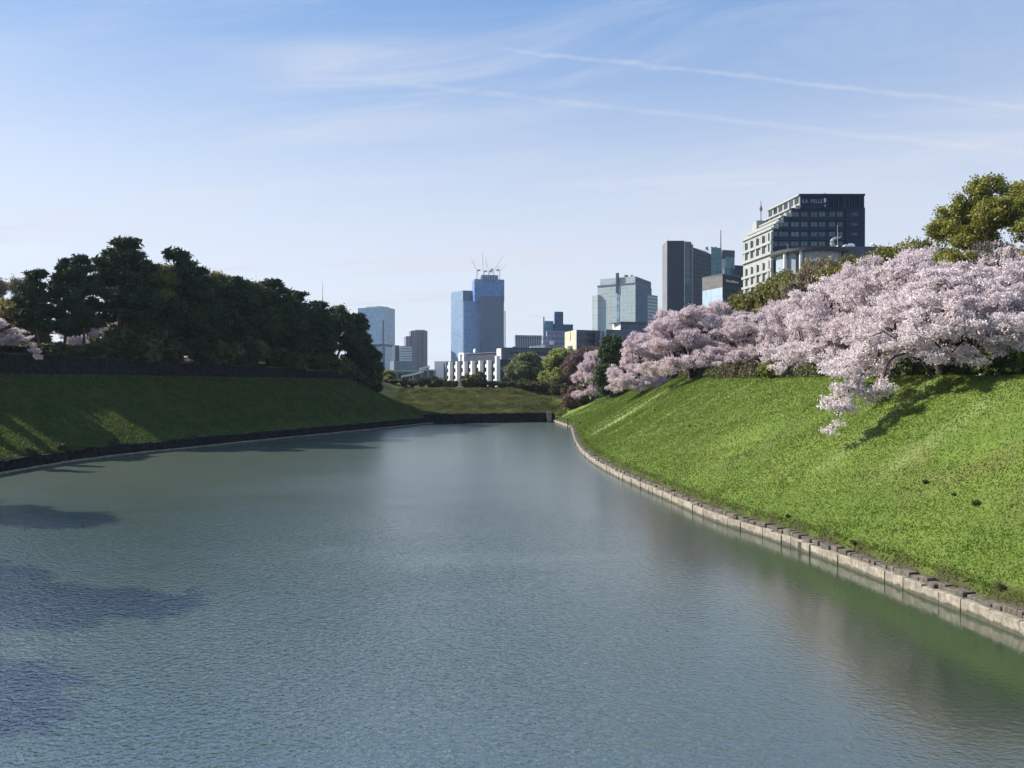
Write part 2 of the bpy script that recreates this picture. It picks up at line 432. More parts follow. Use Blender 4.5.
# ------------------------------------------------------------------ stone walls
def stone_mat(name, a, b, wet):
    m, N, out = new_mat(name)
    p = N.n('ShaderNodeNewGeometry').outputs['Position']
    rnd = N.n('ShaderNodeNewGeometry').outputs['Random Per Island']
    n1 = N.ramp(N.noise(p, 1.3, 6, 0.7), 0.3, 0.7); n2 = N.ramp(N.noise(N.v('MULTIPLY', p, (1, 1, .35)), 4.5, 5, 0.7), 0.35, 0.65)
    c = N.mix(N.m('ADD', N.m('MULTIPLY', n1, .6), N.m('MULTIPLY', rnd, .4)), a, b)
    c = N.mix(N.m('MULTIPLY', n2, .55), c, tuple(k * .35 for k in a))
    z = N.n('ShaderNodeSeparateXYZ', ins={0: p}).outputs[2]
    line = N.ramp(N.m('ADD', z, N.m('MULTIPLY', n1, -.22)), wet, wet - .16)
    c = N.mix(N.m('MULTIPLY', line, .8), c, (0.040, 0.042, 0.026))      # algae up to the high-water mark
    bsdf = N.n('ShaderNodeBsdfPrincipled', ins={'Base Color': c, 'Roughness': .9, 'Specular IOR Level': .2})
    bp = N.n('ShaderNodeBump', ins={'Strength': .8, 'Distance': .06, 'Height': N.noise(p, 6, 6, .7)})
    N.t.links.new(bp.outputs[0], bsdf.inputs['Normal']); N.t.links.new(bsdf.outputs[0], out.inputs[0])
    return m
M_STONE = stone_mat('pale_stone', (0.20, 0.175, 0.14), (0.40, 0.36, 0.29), .16)
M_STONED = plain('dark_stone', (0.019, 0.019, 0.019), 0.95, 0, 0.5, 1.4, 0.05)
M_STONEM = stone_mat('weathered_stone', (0.075, 0.066, 0.052), (0.20, 0.175, 0.14), .1)
M_JOINT = plain('stone_joint', (0.05, 0.045, 0.035), 0.95)
def course(mb, line, side, d0, d1, z0, z1, rng, lmin, lmax, mi, jit=.05, batter=0.05):
    """one course of separate blocks along a line; side +1 puts land on the line's right"""
    seg = np.diff(line, axis=0); L = np.r_[0, np.cumsum(np.linalg.norm(seg, axis=1))]
    s = 0.0
    def at(t, d):
        x = np.interp(t, L, line[:, 0]); y = np.interp(t, L, line[:, 1])
        x2 = np.interp(min(t + 1.5, L[-1]), L, line[:, 0]) - np.interp(max(t - 1.5, 0), L, line[:, 0])
        y2 = np.interp(min(t + 1.5, L[-1]), L, line[:, 1]) - np.interp(max(t - 1.5, 0), L, line[:, 1])
        k = math.hypot(x2, y2)
        return (x + side * y2 / k * d, y - side * x2 / k * d)
    while s < L[-1] - .3:
        l = rng.uniform(lmin, lmax); e = min(s + l, L[-1])
        j, tz = rng.uniform(-jit, jit), rng.uniform(-jit, jit) * .8
        a, b = at(s + .025, d0 + j), at(e - .025, d0 + j + rng.uniform(-jit, jit) * .4)
        c, d = at(e - .025, d1), at(s + .025, d1)
        k = .05
        a2, b2 = at(s + .025 + k, d0 + j + batter), at(e - .025 - k, d0 + j + batter)
        zt = z1 + tz
        lo = [(*a, z0), (*b, z0), (*c, z0), (*d, z0)]
        mid = [(*a, zt - k), (*b, zt - k)]
        hi = [(*a2, zt), (*b2, zt), (*c, zt), (*d, zt)]
        fs = [[lo[0], lo[1], mid[1], mid[0]], [mid[0], mid[1], hi[1], hi[0]], [hi[0], hi[1], hi[2], hi[3]],
              [lo[1], lo[2], hi[2], mid[1]], [mid[1], hi[2], hi[1]], [lo[3], lo[0], mid[0], hi[3]], [mid[0], hi[0], hi[3]], [lo[2], lo[3], hi[3], hi[2]]]
        for f in fs: mb.poly(f if side > 0 else f[::-1], mi)
        s = e
rng = random.Random(4)
rt = RT[RT[:, 1] > -25]
mb = MB()
course(mb, rt, 1, 0.0, 1.0, -1.0, .66, rng, .7, 2.0, 0, .06)
course(mb, rt, 1, 0.34, .95, .60, .94, rng, .25, .9, 1, .11)
course(mb, rt, 1, 0.10, 1.0, -1.0, .60, rng, 8, 9, 2, 0, 0)
tag(mb.build('stone_wall', [M_STONE, M_STONEM, M_JOINT]), 'low two-tier pale stone wall along the sunlit right-hand bank at the water', 'stone wall')
mb = MB()
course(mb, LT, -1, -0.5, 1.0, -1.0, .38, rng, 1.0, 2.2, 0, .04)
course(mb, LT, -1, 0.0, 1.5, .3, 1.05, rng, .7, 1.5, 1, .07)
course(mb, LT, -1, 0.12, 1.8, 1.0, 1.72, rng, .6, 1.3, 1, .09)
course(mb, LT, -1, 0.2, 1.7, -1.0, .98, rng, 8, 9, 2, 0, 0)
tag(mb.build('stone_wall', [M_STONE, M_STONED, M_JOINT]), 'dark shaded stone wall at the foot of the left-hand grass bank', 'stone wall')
mb = MB()
course(mb, FT, -1, 0.0, 1.5, -1.0, .9, rng, .8, 1.8, 1, .1)
course(mb, FT, -1, 0.15, 1.6, .85, 1.75, rng, .8, 1.6, 1, .12)
course(mb, FT, -1, 0.3, 1.8, 1.7, 2.6, rng, .8, 1.6, 1, .14)
tag(mb.build('stone_wall', [M_STONED, M_STONED, M_JOINT]), 'dark stone wall closing the far end of the moat under the olive bank', 'stone wall')
def offset(line, side, dfun):
    t = np.gradient(line, axis=0); t /= np.linalg.norm(t, axis=1)[:, None]
    n = np.c_[t[:, 1], -t[:, 0]] * side
    return line + n * dfun(line[:, 1])[:, None]
WL = resample(offset(LT, -1, lambda y: run_left(y) + .1), 1.0)
WL = WL[WL[:, 1] > 20]
mb = MB()
nrow = 5
rows = [WL[i:i + 13] for i in range(0, len(WL) - 1, 12)]
for w in rows:
    if len(w) < 2: continue
    y = w[:, 1].mean()
    # nearest toe parameter for height
    z0, z1 = float(crest_left(y)) - .5, float(wall_top_left(y))
    for k in range(nrow):
        a, b = z0 + (z1 - z0) * k / nrow, z0 + (z1 - z0) * (k + 1) / nrow
        course(mb, w, -1, .10 * k, 1.6, a, b + .02, rng, .7, 1.5, 0, .07, .04)
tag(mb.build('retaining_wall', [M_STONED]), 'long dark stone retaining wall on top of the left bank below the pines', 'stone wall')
def wall_at(px, off):
    """a point `off` metres behind the retaining wall on the sight line of a column of the view"""
    n = offset(WL, -1, lambda y: np.full(len(y), off))
    s = n[:, 0] - (px - W2) / F * n[:, 1]
    i = np.where(np.sign(s[:-1]) != np.sign(s[1:]))[0]
    if len(i) == 0: i = [int(np.argmin(np.abs(s)))]
    return float(n[i[0], 0]), float(n[i[0], 1])

# ------------------------------------------------------------------ buildings
G0 = 9.2                                       # street level of the city beyond the moat
M_WHITE = plain('white_render', (0.55, 0.55, 0.54), 0.7, 0, 0.1, 0.15)
M_WHITE2 = plain('bright_white_panel', (0.72, 0.72, 0.72), 0.5, 0, 0.06, 0.2)
M_CONC = plain('concrete', (0.33, 0.34, 0.35), 0.8, 0, 0.2, 0.15)
M_DARKC = plain('dark_cladding', (0.025, 0.032, 0.055), 0.5, 0, 0.2, 0.2)
M_SLATE = plain('slate_cladding', (0.085, 0.098, 0.135), 0.6, 0, 0.2, 0.2)
M_BEIGE = plain('beige_tile', (0.46, 0.42, 0.32), 0.75, 0, 0.12, 0.2)
M_ROOFG = plain('roof_grey', (0.22, 0.23, 0.24), 0.8, 0, 0.2, 0.2)
M_STEEL = plain('grey_steel', (0.34, 0.35, 0.37), 0.5, 0.3, 0.15, 0.4)
M_RED = plain('red_paint', (0.45, 0.06, 0.04), 0.5, 0, 0.15, 0.4)
M_GLASSD = glass_mat('dark_window_glass', (0.022, 0.030, 0.040))
M_GLASST = glass_mat('teal_window_glass', (0.040, 0.075, 0.090))
M_NET = facade('blue_safety_net', (0.07, 0.15, 0.36), (0.09, 0.19, 0.43), 5.0, 4.2, .06, .94, .08, .92, .6, .7, .25)

def corner(pl, pc, pr, Y, dl, dr):
    """footprint of a block whose near corner stands on column pc at depth Y"""
    C = Vector((xpx(pc, Y), Y)); L = Vector((xpx(pl, Y + dl), Y + dl)); Rr = Vector((xpx(pr, Y + dr), Y + dr))
    return [tuple(L), tuple(C), tuple(Rr), tuple(L + Rr - C)]
def block(mb, fp, z0, z1, left=0, front=0, roof=0):
    """left = side from L to C, front = side from C to R"""
    mb.prism(fp, z0, z1, front, roof, [left, front, left, front])
def rect(pl, pr, Y, depth):
    return [(xpx(pl, Y), Y), (xpx(pr, Y), Y), (xpx(pr, Y), Y + depth), (xpx(pl, Y), Y + depth)]

def thing(name, label, cat, x, y, z, group=None):
    return tag(empty(name, (x, y, z)), label, cat, group)
def adopt(root, objs):
    """hang world-space meshes on their thing without moving them"""
    for o in objs:
        o.parent = root
        o.matrix_parent_inverse.identity()
        off = Vector(root.location)
        o.location = -off

class Build:
    """a building: an Empty with parts whose meshes are written in world metres"""
    def __init__(s, name, label, cat, Y, px, group=None):
        s.root = thing(name, label, cat, xpx(px, Y), Y, G0, group)
    def part(s, name, mb, mats, parent=None, label=None):
        o = mb.build(name, mats)
        if parent is None: adopt(s.root, [o])
        else: o.parent = parent
        if label: o['label'] = label
        return o

# --- A: pale blue glass tower at the left
def tower_a():
    Y = 1500
    b = Build('glass_tower', 'pale blue glass tower rising just right of the dark pines', 'tower', Y, 378)
    g = facade('pale_blue_curtain_wall', (0.26, 0.36, 0.50), (0.14, 0.25, 0.40), 6, 4.2, .06, .94, .12, .95, .14, .4, .15)
    g2 = facade('pale_blue_curtain_wall_side', (0.34, 0.42, 0.54), (0.24, 0.34, 0.48), 6, 4.2, .06, .94, .12, .95, .14, .4, .15)
    mb = MB(); fp = corner(358, 384, 395, Y, 25, 45)
    block(mb, fp, zpx(344, Y), zpx(307, Y), 0, 1, 2); b.part('upper_tower', mb, [g, g2, M_ROOFG])
    mb = MB(); fq = corner(359, 384, 394.4, Y + 3, 25, 45)
    block(mb, fq, zpx(347, Y), zpx(343.8, Y), 0, 0, 0); b.part('dark_band', mb, [M_DARKC])
    mb = MB(); fp = corner(366, 385, 395.2, Y, 25, 45)
    block(mb, fp, G0 - 2, zpx(346.5, Y), 0, 1, 2); b.part('lower_tower', mb, [g, g2, M_ROOFG])
    mb = MB(); mb.box(xpx(383, Y) - .8, xpx(383, Y) + 1.6, Y - 3, Y + 3, G0, zpx(320, Y)); b.part('corner_fin', mb, [M_SLATE])
    mb = MB(); block(mb, corner(366, 378, 389, Y + 15, 15, 20), zpx(307, Y) - .5, zpx(305.4, Y), 0, 0, 0); b.part('roof_plant', mb, [M_CONC])
tower_a()
def block_b():
    Y = 1200
    b = Build('office_block', 'lower blue office block with white striped face beside the pale glass tower', 'office block', Y, 402)
    w = facade('white_striped_wall', (0.52, 0.55, 0.58), (0.15, 0.20, 0.26), 30, 3.9, .02, .98, .35, .72, .2, .6, .2)
    d = facade('blue_lower_wall', (0.10, 0.13, 0.18), (0.07, 0.12, 0.20), 5, 3.9, .1, .9, .2, .85, .15, .5, .25)
    mb = MB(); block(mb, corner(390, 394, 413, Y, 30, 4), G0 - 2, zpx(361, Y), 0, 0, 1); b.part('base_storeys', mb, [d, M_ROOFG])
    mb = MB(); block(mb, corner(399.6, 400, 412, Y, 30, 4), zpx(361, Y) - .3, zpx(346, Y), 0, 0, 1); b.part('striped_storeys', mb, [w, M_ROOFG])
    mb = MB(); block(mb, corner(392, 395, 399.5, Y + 2, 28, 4), zpx(361, Y) - .3, zpx(345.2, Y), 0, 0, 1); b.part('stair_core', mb, [M_DARKC, M_ROOFG])
block_b()
def tower_c():
    Y = 1350
    b = Build('apartment_tower', 'brownish grey apartment tower with a stepped left shoulder and vertical ribs', 'tower', Y, 416)
    g = facade('ribbed_brown_wall', (0.24, 0.22, 0.25), (0.08, 0.08, 0.12), 4.5, 3.3, .3, .78, .2, .8, .2, .7, .3)
    mb = MB(); block(mb, corner(409, 412, 427.5, Y, 30, 5), G0 - 2, zpx(330.5, Y), 0, 0, 1); b.part('main_shaft', mb, [g, M_ROOFG])
    mb = MB(); block(mb, corner(404, 406, 412.2, Y + 4, 30, 2), G0 - 2, zpx(336, Y), 0, 0, 1); b.part('shoulder', mb, [g, M_ROOFG])
    mb = MB(); block(mb, corner(413, 415, 425, Y + 8, 20, 3), zpx(330.5, Y) - .5, zpx(329.4, Y), 0, 0, 0); b.part('roof_plant', mb, [M_CONC])
    for p in (411.5, 418, 423.2):
        mb = MB(); mb.box(xpx(p, Y) - .9, xpx(p, Y) + .9, Y - 2.5, Y + 6, G0, zpx(331, Y)); b.part('wall_rib', mb, [M_SLATE])
tower_c()
# --- D: the tower under construction with five cranes
def tower_d():
    Y = 1300
    b = Build('glass_slab_tower', 'narrow sky-reflecting glass slab tower left of the tower under construction', 'tower', Y, 458)
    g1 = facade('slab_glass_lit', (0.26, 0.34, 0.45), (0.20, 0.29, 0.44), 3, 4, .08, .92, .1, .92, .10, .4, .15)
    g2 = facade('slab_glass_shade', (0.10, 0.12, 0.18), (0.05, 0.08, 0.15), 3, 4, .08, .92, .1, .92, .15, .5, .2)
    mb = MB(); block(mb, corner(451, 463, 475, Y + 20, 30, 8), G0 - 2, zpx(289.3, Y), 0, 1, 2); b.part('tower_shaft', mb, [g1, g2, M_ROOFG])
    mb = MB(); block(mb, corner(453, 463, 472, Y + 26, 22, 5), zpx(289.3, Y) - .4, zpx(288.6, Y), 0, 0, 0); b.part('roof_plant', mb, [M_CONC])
    b = Build('unfinished_tower', 'blue tower still under construction, wrapped in blue netting below five cranes', 'tower', Y, 488)
    g3 = facade('blue_grid_glass', (0.12, 0.21, 0.40), (0.09, 0.21, 0.45), 5.5, 5.5, .07, .93, .09, .93, .08, .4, .12)
    g4 = facade('grey_blue_glass', (0.055, 0.088, 0.165), (0.052, 0.088, 0.17), 3.2, 4.2, .06, .94, .08, .94, .12, .4, .10)
    mb = MB(); block(mb, corner(462.5, 464, 481, Y, 40, 3), G0 - 2, zpx(301, Y), 1, 0, 2); b.part('front_wing', mb, [g3, g4, M_ROOFG])
    mb = MB(); block(mb, corner(479, 480, 504, Y - 8, 40, 6), G0 - 2, zpx(296.5, Y), 0, 0, 1); b.part('main_shaft', mb, [g4, M_ROOFG])
    mb = MB(); block(mb, corner(472, 474.5, 504.3, Y - 4, 40, 6), zpx(302, Y), zpx(279.5, Y), 0, 0, 1); b.part('netted_storeys', mb, [M_NET, M_ROOFG])
    mb = MB(); block(mb, corner(480, 481.5, 498, Y + 2, 26, 4), zpx(279.5, Y) - .5, zpx(274.8, Y), 0, 0, 1); b.part('netted_crown', mb, [M_NET, M_ROOFG])
    for p in (476, 478, 480.3, 482.8, 485, 487.3, 489.5, 492, 494.6):
        mb = MB(); z = zpx(276 if 481 < p < 497 else 280, Y); mb.box(xpx(p, Y) - .6, xpx(p, Y) + .6, Y - 5.2, Y - 3.6 if p < 481 else Y + 1, z - 7, z + 1.5); b.part('steel_column', mb, [M_STEEL])
    mb = MB(); mb.box(xpx(504.5, Y), xpx(505.6, Y), Y - 4, Y + 4, G0, zpx(311, Y)); b.part('hoist_mast', mb, [M_WHITE])
    # cranes
    labs = [('tower crane with its jib leaning up to the left, leftmost on the blue tower', 477, 280, 270.5, 471, 258),
            ('tower crane with the steepest, highest jib on the blue tower', 483.6, 275, 271.5, 482, 251.5),
            ('tower crane with steep jib, middle of the five on the blue tower', 488.8, 275, 271.8, 485, 257),
            ('tower crane with long jib leaning right, second from the right on the blue tower', 493.4, 275, 270.0, 503.5, 254.8),
            ('tower crane with low jib leaning right, rightmost on the blue tower', 499.4, 279.5, 270.2, 508.6, 261.2)]
    for lab, pm, yb, yt, pj, yj in labs:
        z0, z1 = zpx(yb, Y), zpx(yt, Y)
        x = xpx(pm, Y); yy = Y + 8
        root = thing('tower_crane', lab, 'crane', x, yy, z0, 'cranes on the unfinished tower')
        sgn = 1 if pj > pm else -1
        mb = MB()
        for sx in (-1, 1):
            for sy in (-1, 1): mb.tube((sx * .9, sy * .9, -3), (sx * .9, sy * .9, z1 - z0), .28, n=4)
        hgt = z1 - z0 + 3; k = max(2, int(hgt / 2.2))
        for i in range(k):
            a, c = -3 + hgt * i / k, -3 + hgt * (i + 1) / k
            for (p, q) in (((-.9, -.9), (.9, -.9)), ((.9, .9), (-.9, .9)), ((-.9, .9), (-.9, -.9)), ((.9, -.9), (.9, .9))):
                mb.tube((*p, a), (*q, c), .16, n=3)
        mb.build('mast', M_STEEL, root)
        h = z1 - z0
        tip = Vector((xpx(pj, Y) - x, 0, zpx(yj, Y) - z0)); base = Vector((sgn * 1.2, 0, h + .8))
        mb = MB(); d = (tip - base); L = d.length; un = d.normalized(); nn = Vector((-un.z, 0, un.x)) * (1 if sgn > 0 else -1)
        ch = [(Vector((0, -.6, 0)), 0), (Vector((0, .6, 0)), 0), (nn * 1.1, 0)]
        for off, _ in ch: mb.tube(base + off, tip + off * .3, .20, .14, 4)
        for i in range(int(L / 2)):
            p = base + d * (i / int(L / 2)); q = base + d * ((i + 1) / int(L / 2))
            mb.tube(p + ch[0][0], q + ch[2][0], .1, n=3); mb.tube(p + ch[1][0], q + ch[2][0], .1, n=3)
        mb.build('jib', M_STEEL, root)
        mb = MB(); mb.obox((-sgn * 5.5 if sgn > 0 else 0, -1.4, h), (5.5, 0, 0), (0, 2.8, 0), (0, 0, 2.4)); mb.build('machine_deck', M_STEEL, root)
        mb = MB(); mb.tube((-sgn * 1.5, 0, h + 2), (-sgn * 3.2, 0, h + 8.5), .3, .2, 5); mb.tube((-sgn * 3.2, 0, h + 8.5), tuple(base + d * .75), .09, n=3)
        mb.build('back_stay', M_STEEL, root)
tower_d()
# --- E: the white low building facing left
def building_e():
    A, B = Vector((xpx(446, 336), 336, 0)), Vector((xpx(500, 300), 300, 0))
    b = Build('white_office_building', 'low white building with tall fins and balconies behind the far bank', 'building', 318, 472)
    u = (B - A).normalized(); n = Vector((u.y, -u.x, 0)); L = (B - A).length; U = Vector((0, 0, 1))
    zt = zpx(360.5, 318); zb = G0 - 2
    back = -n * 16
    mb = MB(); pts = [tuple((A)[:2]), tuple(B[:2]), tuple((B + back)[:2]), tuple((A + back)[:2])]
    mb.prism(pts, zb, zt, 0, 1); b.part('main_block', mb, [M_DARKC, M_ROOFG])
    # end wall at the left, bright
    A2 = Vector((xpx(434.5, 338), 338, 0)); 
    mb = MB(); mb.prism([tuple(A2[:2]), tuple((A - u * 2.2)[:2]), tuple((A - u * 2.2 + back)[:2]), tuple((A2 + back)[:2])], zb, zt + .2, 0, 1); b.part('end_wing', mb, [M_WHITE2, M_ROOFG])
    mb = MB(); mb.obox(A - u * 2.2 + U * zb + back * .5, u * 2.2, n * 7.9, U * (zt - zb - .4)); b.part('link_wall', mb, [M_SLATE])
    nb = 7; step = L / nb
    rows = [zpx(y, 318) for y in (366.5, 374, 381)]
    for i in range(nb):
        s = (i + 1) * step - 1.0
        fin = A + u * s
        mb = MB(); h = zt - .25 if i < nb - 1 else zt + 1.3
        mb.obox(fin + U * zb, u * 1.15, -n * -1.7 if False else n * 1.7, U * (h - zb)) if False else mb.obox(fin + n * 1.7 + U * zb, u * 1.15, -n * 1.7, U * (h - zb))
        b.part('wall_fin', mb, [M_WHITE2])
        for z in rows:
            mb = MB(); mb.obox(fin - u * 1.75 + n * 1.25 + U * (z - .6), u * 1.9, -n * 1.25, U * 1.35); b.part('balcony', mb, [M_WHITE2])
            mb = MB(); mb.obox(fin - u * (step - 1.35) + n * .06 + U * (z - 1.9), u * (step - 1.6), -n * .08, U * 3.3); b.part('window', mb, [M_GLASSD])
    # stair tower, pavilion, penthouse on the roof
    m = A + u * L * .80 - n * 4
    mb = MB(); mb.obox(m + U * zt, u * 3.0, -n * 4, U * (zpx(349.5, 318) - zt)); b.part('stair_tower', mb, [M_WHITE2])
    mb = MB(); mb.obox(m + u * 3.4 + U * zt, u * .5, -n * 4, U * (zpx(348.6, 318) - zt)); b.part('chimney', mb, [M_SLATE])
    m = A + u * 4 - n * 4
    mb = MB()
    mb.obox(m + U * zt, u * 1.0, -n * 3, U * 3.0); mb.obox(m + u * 3.2 + U * zt, u * 1.2, -n * 3, U * 3.0); mb.obox(m + U * (zt + 3.0), u * 4.4, -n * 3, U * .7)
    b.part('roof_pavilion', mb, [M_WHITE2])
    m = A + u * 9.5 - n * 5
    mb = MB(); mb.obox(m + U * zt, u * (L * .80 - 10.5), -n * 5, U * 2.9); b.part('penthouse', mb, [M_DARKC])
    mb = MB(); mb.obox(m + n * .4 + U * (zt + 2.95), u * (L * .80 - 10), -n * 5.8, U * .35); b.part('penthouse_roof', mb, [M_SLATE])
    mb = MB(); c = m + u * 4.8 - n * 1 + U * (zt + 4.35)
    mb.tube(c, c + n * .3, .95, .8, 14); mb.tube(c - U * 1.2, c, .15, n=5); b.part('satellite_dish', mb, [M_WHITE2])
    # the shaded right-hand wing
    C, D = Vector((xpx(500.4, 302), 302, 0)), Vector((xpx(522, 312), 312, 0))
    mb = MB(); mb.prism([tuple(C[:2]), tuple(D[:2]), tuple((D + Vector((0, 20, 0)))[:2]), tuple((C + Vector((0, 20, 0)))[:2])], zb, zt - .6, 0, 1)
    b.part('side_wing', mb, [facade('side_wing_wall', (0.10, 0.12, 0.16), (0.05, 0.07, 0.11), 3.2, 3.4, .2, .8, .3, .8), M_ROOFG])
building_e()
# --- F: dark long block, striped block, teal stacked block, lavender block, beige block
def mid_city():
    Y = 420
    b = Build('long_dark_building', 'long dark flat-roofed building behind the white finned building', 'building', Y, 525)
    d = facade('dark_long_wall', (0.075, 0.085, 0.12), (0.03, 0.045, 0.075), 4, 3.5, .1, .9, .35, .8, .15, .6)
    mb = MB(); block(mb, corner(505, 506, 566, Y, 20, 10), G0 - 2, zpx(347.5, Y), 0, 0, 1); b.part('main_block', mb, [d, M_ROOFG])
    mb = MB(); block(mb, corner(503.6, 504.2, 505.9, Y - 1, 12, 1), G0 - 2, zpx(347.2, Y), 0, 0, 0); b.part('end_pier', mb, [M_WHITE2])
    mb = MB(); mb.prism(rect(530, 545, Y + 3, 9), zpx(347.5, Y), [zpx(346.2, Y), zpx(344.6, Y), zpx(344.6, Y), zpx(346.2, Y)], 0, 0); b.part('white_roof_slab', mb, [M_WHITE2])
    mb = MB(); block(mb, corner(512, 513, 516, Y + 4, 6, 2), zpx(347.5, Y) - .2, zpx(346.2, Y), 0, 0, 0); b.part('roof_plant', mb, [M_SLATE])
    Y = 405
    b = Build('small_white_building', 'small white flat-roofed building peeping out between the pale green trees', 'building', Y, 543)
    mb = MB(); mb.prism(rect(537, 549, Y, 8), G0 - 2, zpx(356.6, Y), 0, 0); b.part('main_block', mb, [M_WHITE2])
    mb = MB(); mb.box(xpx(538, Y), xpx(548, Y), Y - .15, Y, zpx(361.5, Y), zpx(358.8, Y)); b.part('window', mb, [M_GLASSD])
    Y = 560
    b = Build('striped_office_building', 'grey office building with close vertical window stripes under flat roof', 'office block', Y, 528)
    s = facade('vertical_striped_wall', (0.30, 0.33, 0.38), (0.10, 0.13, 0.19), 1.75, 40, .32, .85, .0, 1., .15, .6, .1)
    mb = MB(); block(mb, corner(514.6, 515.4, 542, Y, 25, 5), G0 - 2, zpx(336.2, Y), 0, 0, 1); b.part('main_block', mb, [s, M_ROOFG])
    mb = MB(); block(mb, corner(514.3, 515, 542.3, Y - .8, 26, 5), zpx(336.2, Y) - .3, zpx(335.1, Y), 0, 0, 0); b.part('parapet', mb, [M_CONC])
    Y = 720
    b = Build('stacked_teal_building', 'dark teal building of stacked blocks with a tall central shaft', 'building', Y, 557)
    t = facade('teal_wall', (0.035, 0.085, 0.16), (0.03, 0.10, 0.19), 4, 3.8, .08, .92, .25, .85, .12, .5, .25)
    t2 = facade('teal_light_glass', (0.10, 0.20, 0.28), (0.10, 0.26, 0.36), 3, 3.4, .05, .95, .1, .9, .08, .4, .2)
    mb = MB(); block(mb, corner(543.6, 544.6, 573, Y, 25, 6), G0 - 2, zpx(324, Y), 0, 0, 1); b.part('main_block', mb, [t, M_ROOFG])
    mb = MB(); block(mb, corner(544, 544.8, 553.4, Y - 4, 25, 2), G0 - 2, zpx(321.2, Y), 0, 0, 1); b.part('glazed_wing', mb, [t2, M_ROOFG])
    mb = MB(); block(mb, corner(553.8, 554.6, 563.2, Y - 6, 25, 2), G0 - 2, zpx(312.2, Y), 0, 0, 1); b.part('central_shaft', mb, [t, M_ROOFG])
    mb = MB(); mb.tube((xpx(543.9, Y), Y + 2, G0), (xpx(543.9, Y), Y + 2, zpx(316.8, Y)), .7, .6, 8); b.part('flue', mb, [M_SLATE])
    Y = 480
    b = Build('lavender_building', 'lavender grey block with a bright white square plant box on its front', 'building', Y, 553)
    lv = facade('lavender_wall', (0.26, 0.28, 0.36), (0.16, 0.19, 0.28), 2.6, 3.3, .12, .88, .3, .75, .2, .6, .2)
    mb = MB(); block(mb, corner(541.6, 543, 565, Y, 18, 3), G0 - 2, zpx(336, Y), 0, 0, 1); b.part('main_block', mb, [lv, M_ROOFG])
    mb = MB(); block(mb, corner(546, 547, 564.6, Y + 3, 14, 3), zpx(336, Y) - .3, zpx(330.4, Y), 0, 0, 1); b.part('upper_storey', mb, [lv, M_ROOFG])
    mb = MB(); mb.box(xpx(549.6, Y), xpx(554, Y), Y - 2.4, Y + .5, zpx(344.8, Y), zpx(341, Y)); b.part('plant_box', mb, [M_WHITE2])
    Y = 440
    b = Build('beige_building', 'building with a bright beige sunlit side wall and shaded slate front', 'building', Y, 578)
    sl = facade('slate_window_wall', (0.095, 0.10, 0.135), (0.04, 0.05, 0.08), 5, 3.6, .08, .92, .3, .8, .15, .6, .2)
    mb = MB(); block(mb, corner(564.8, 576.4, 597, Y, 22, 5), G0 - 2, zpx(329.8, Y), 0, 1, 2); b.part('main_block', mb, [M_BEIGE, sl, M_ROOFG])
    L_, C_ = Vector((xpx(564.8, Y + 22), Y + 22, 0)), Vector((xpx(576.4, Y), Y, 0))
    e = (C_ - L_)
    nn = Vector((e.y, -e.x, 0)).normalized()
    mb = MB(); mb.obox(L_ + e * .47 + nn * .04 + Vector((0, 0, zpx(340, Y))), e * .05, -nn * .06, Vector((0, 0, 5.6))); b.part('slit_window', mb, [M_GLASSD])
    mb = MB(); mb.obox(L_ + e * .36 + nn * .9 + Vector((0, 0, zpx(349, Y))), e * .3, -nn * .9, Vector((0, 0, 2.2))); b.part('entrance_canopy', mb, [M_SLATE])
    mb = MB(); block(mb, corner(594.6, 595, 600, Y - 1, 16, 2), G0 - 2, zpx(330.6, Y), 0, 0, 0); b.part('stair_core', mb, [M_DARKC])
mid_city()
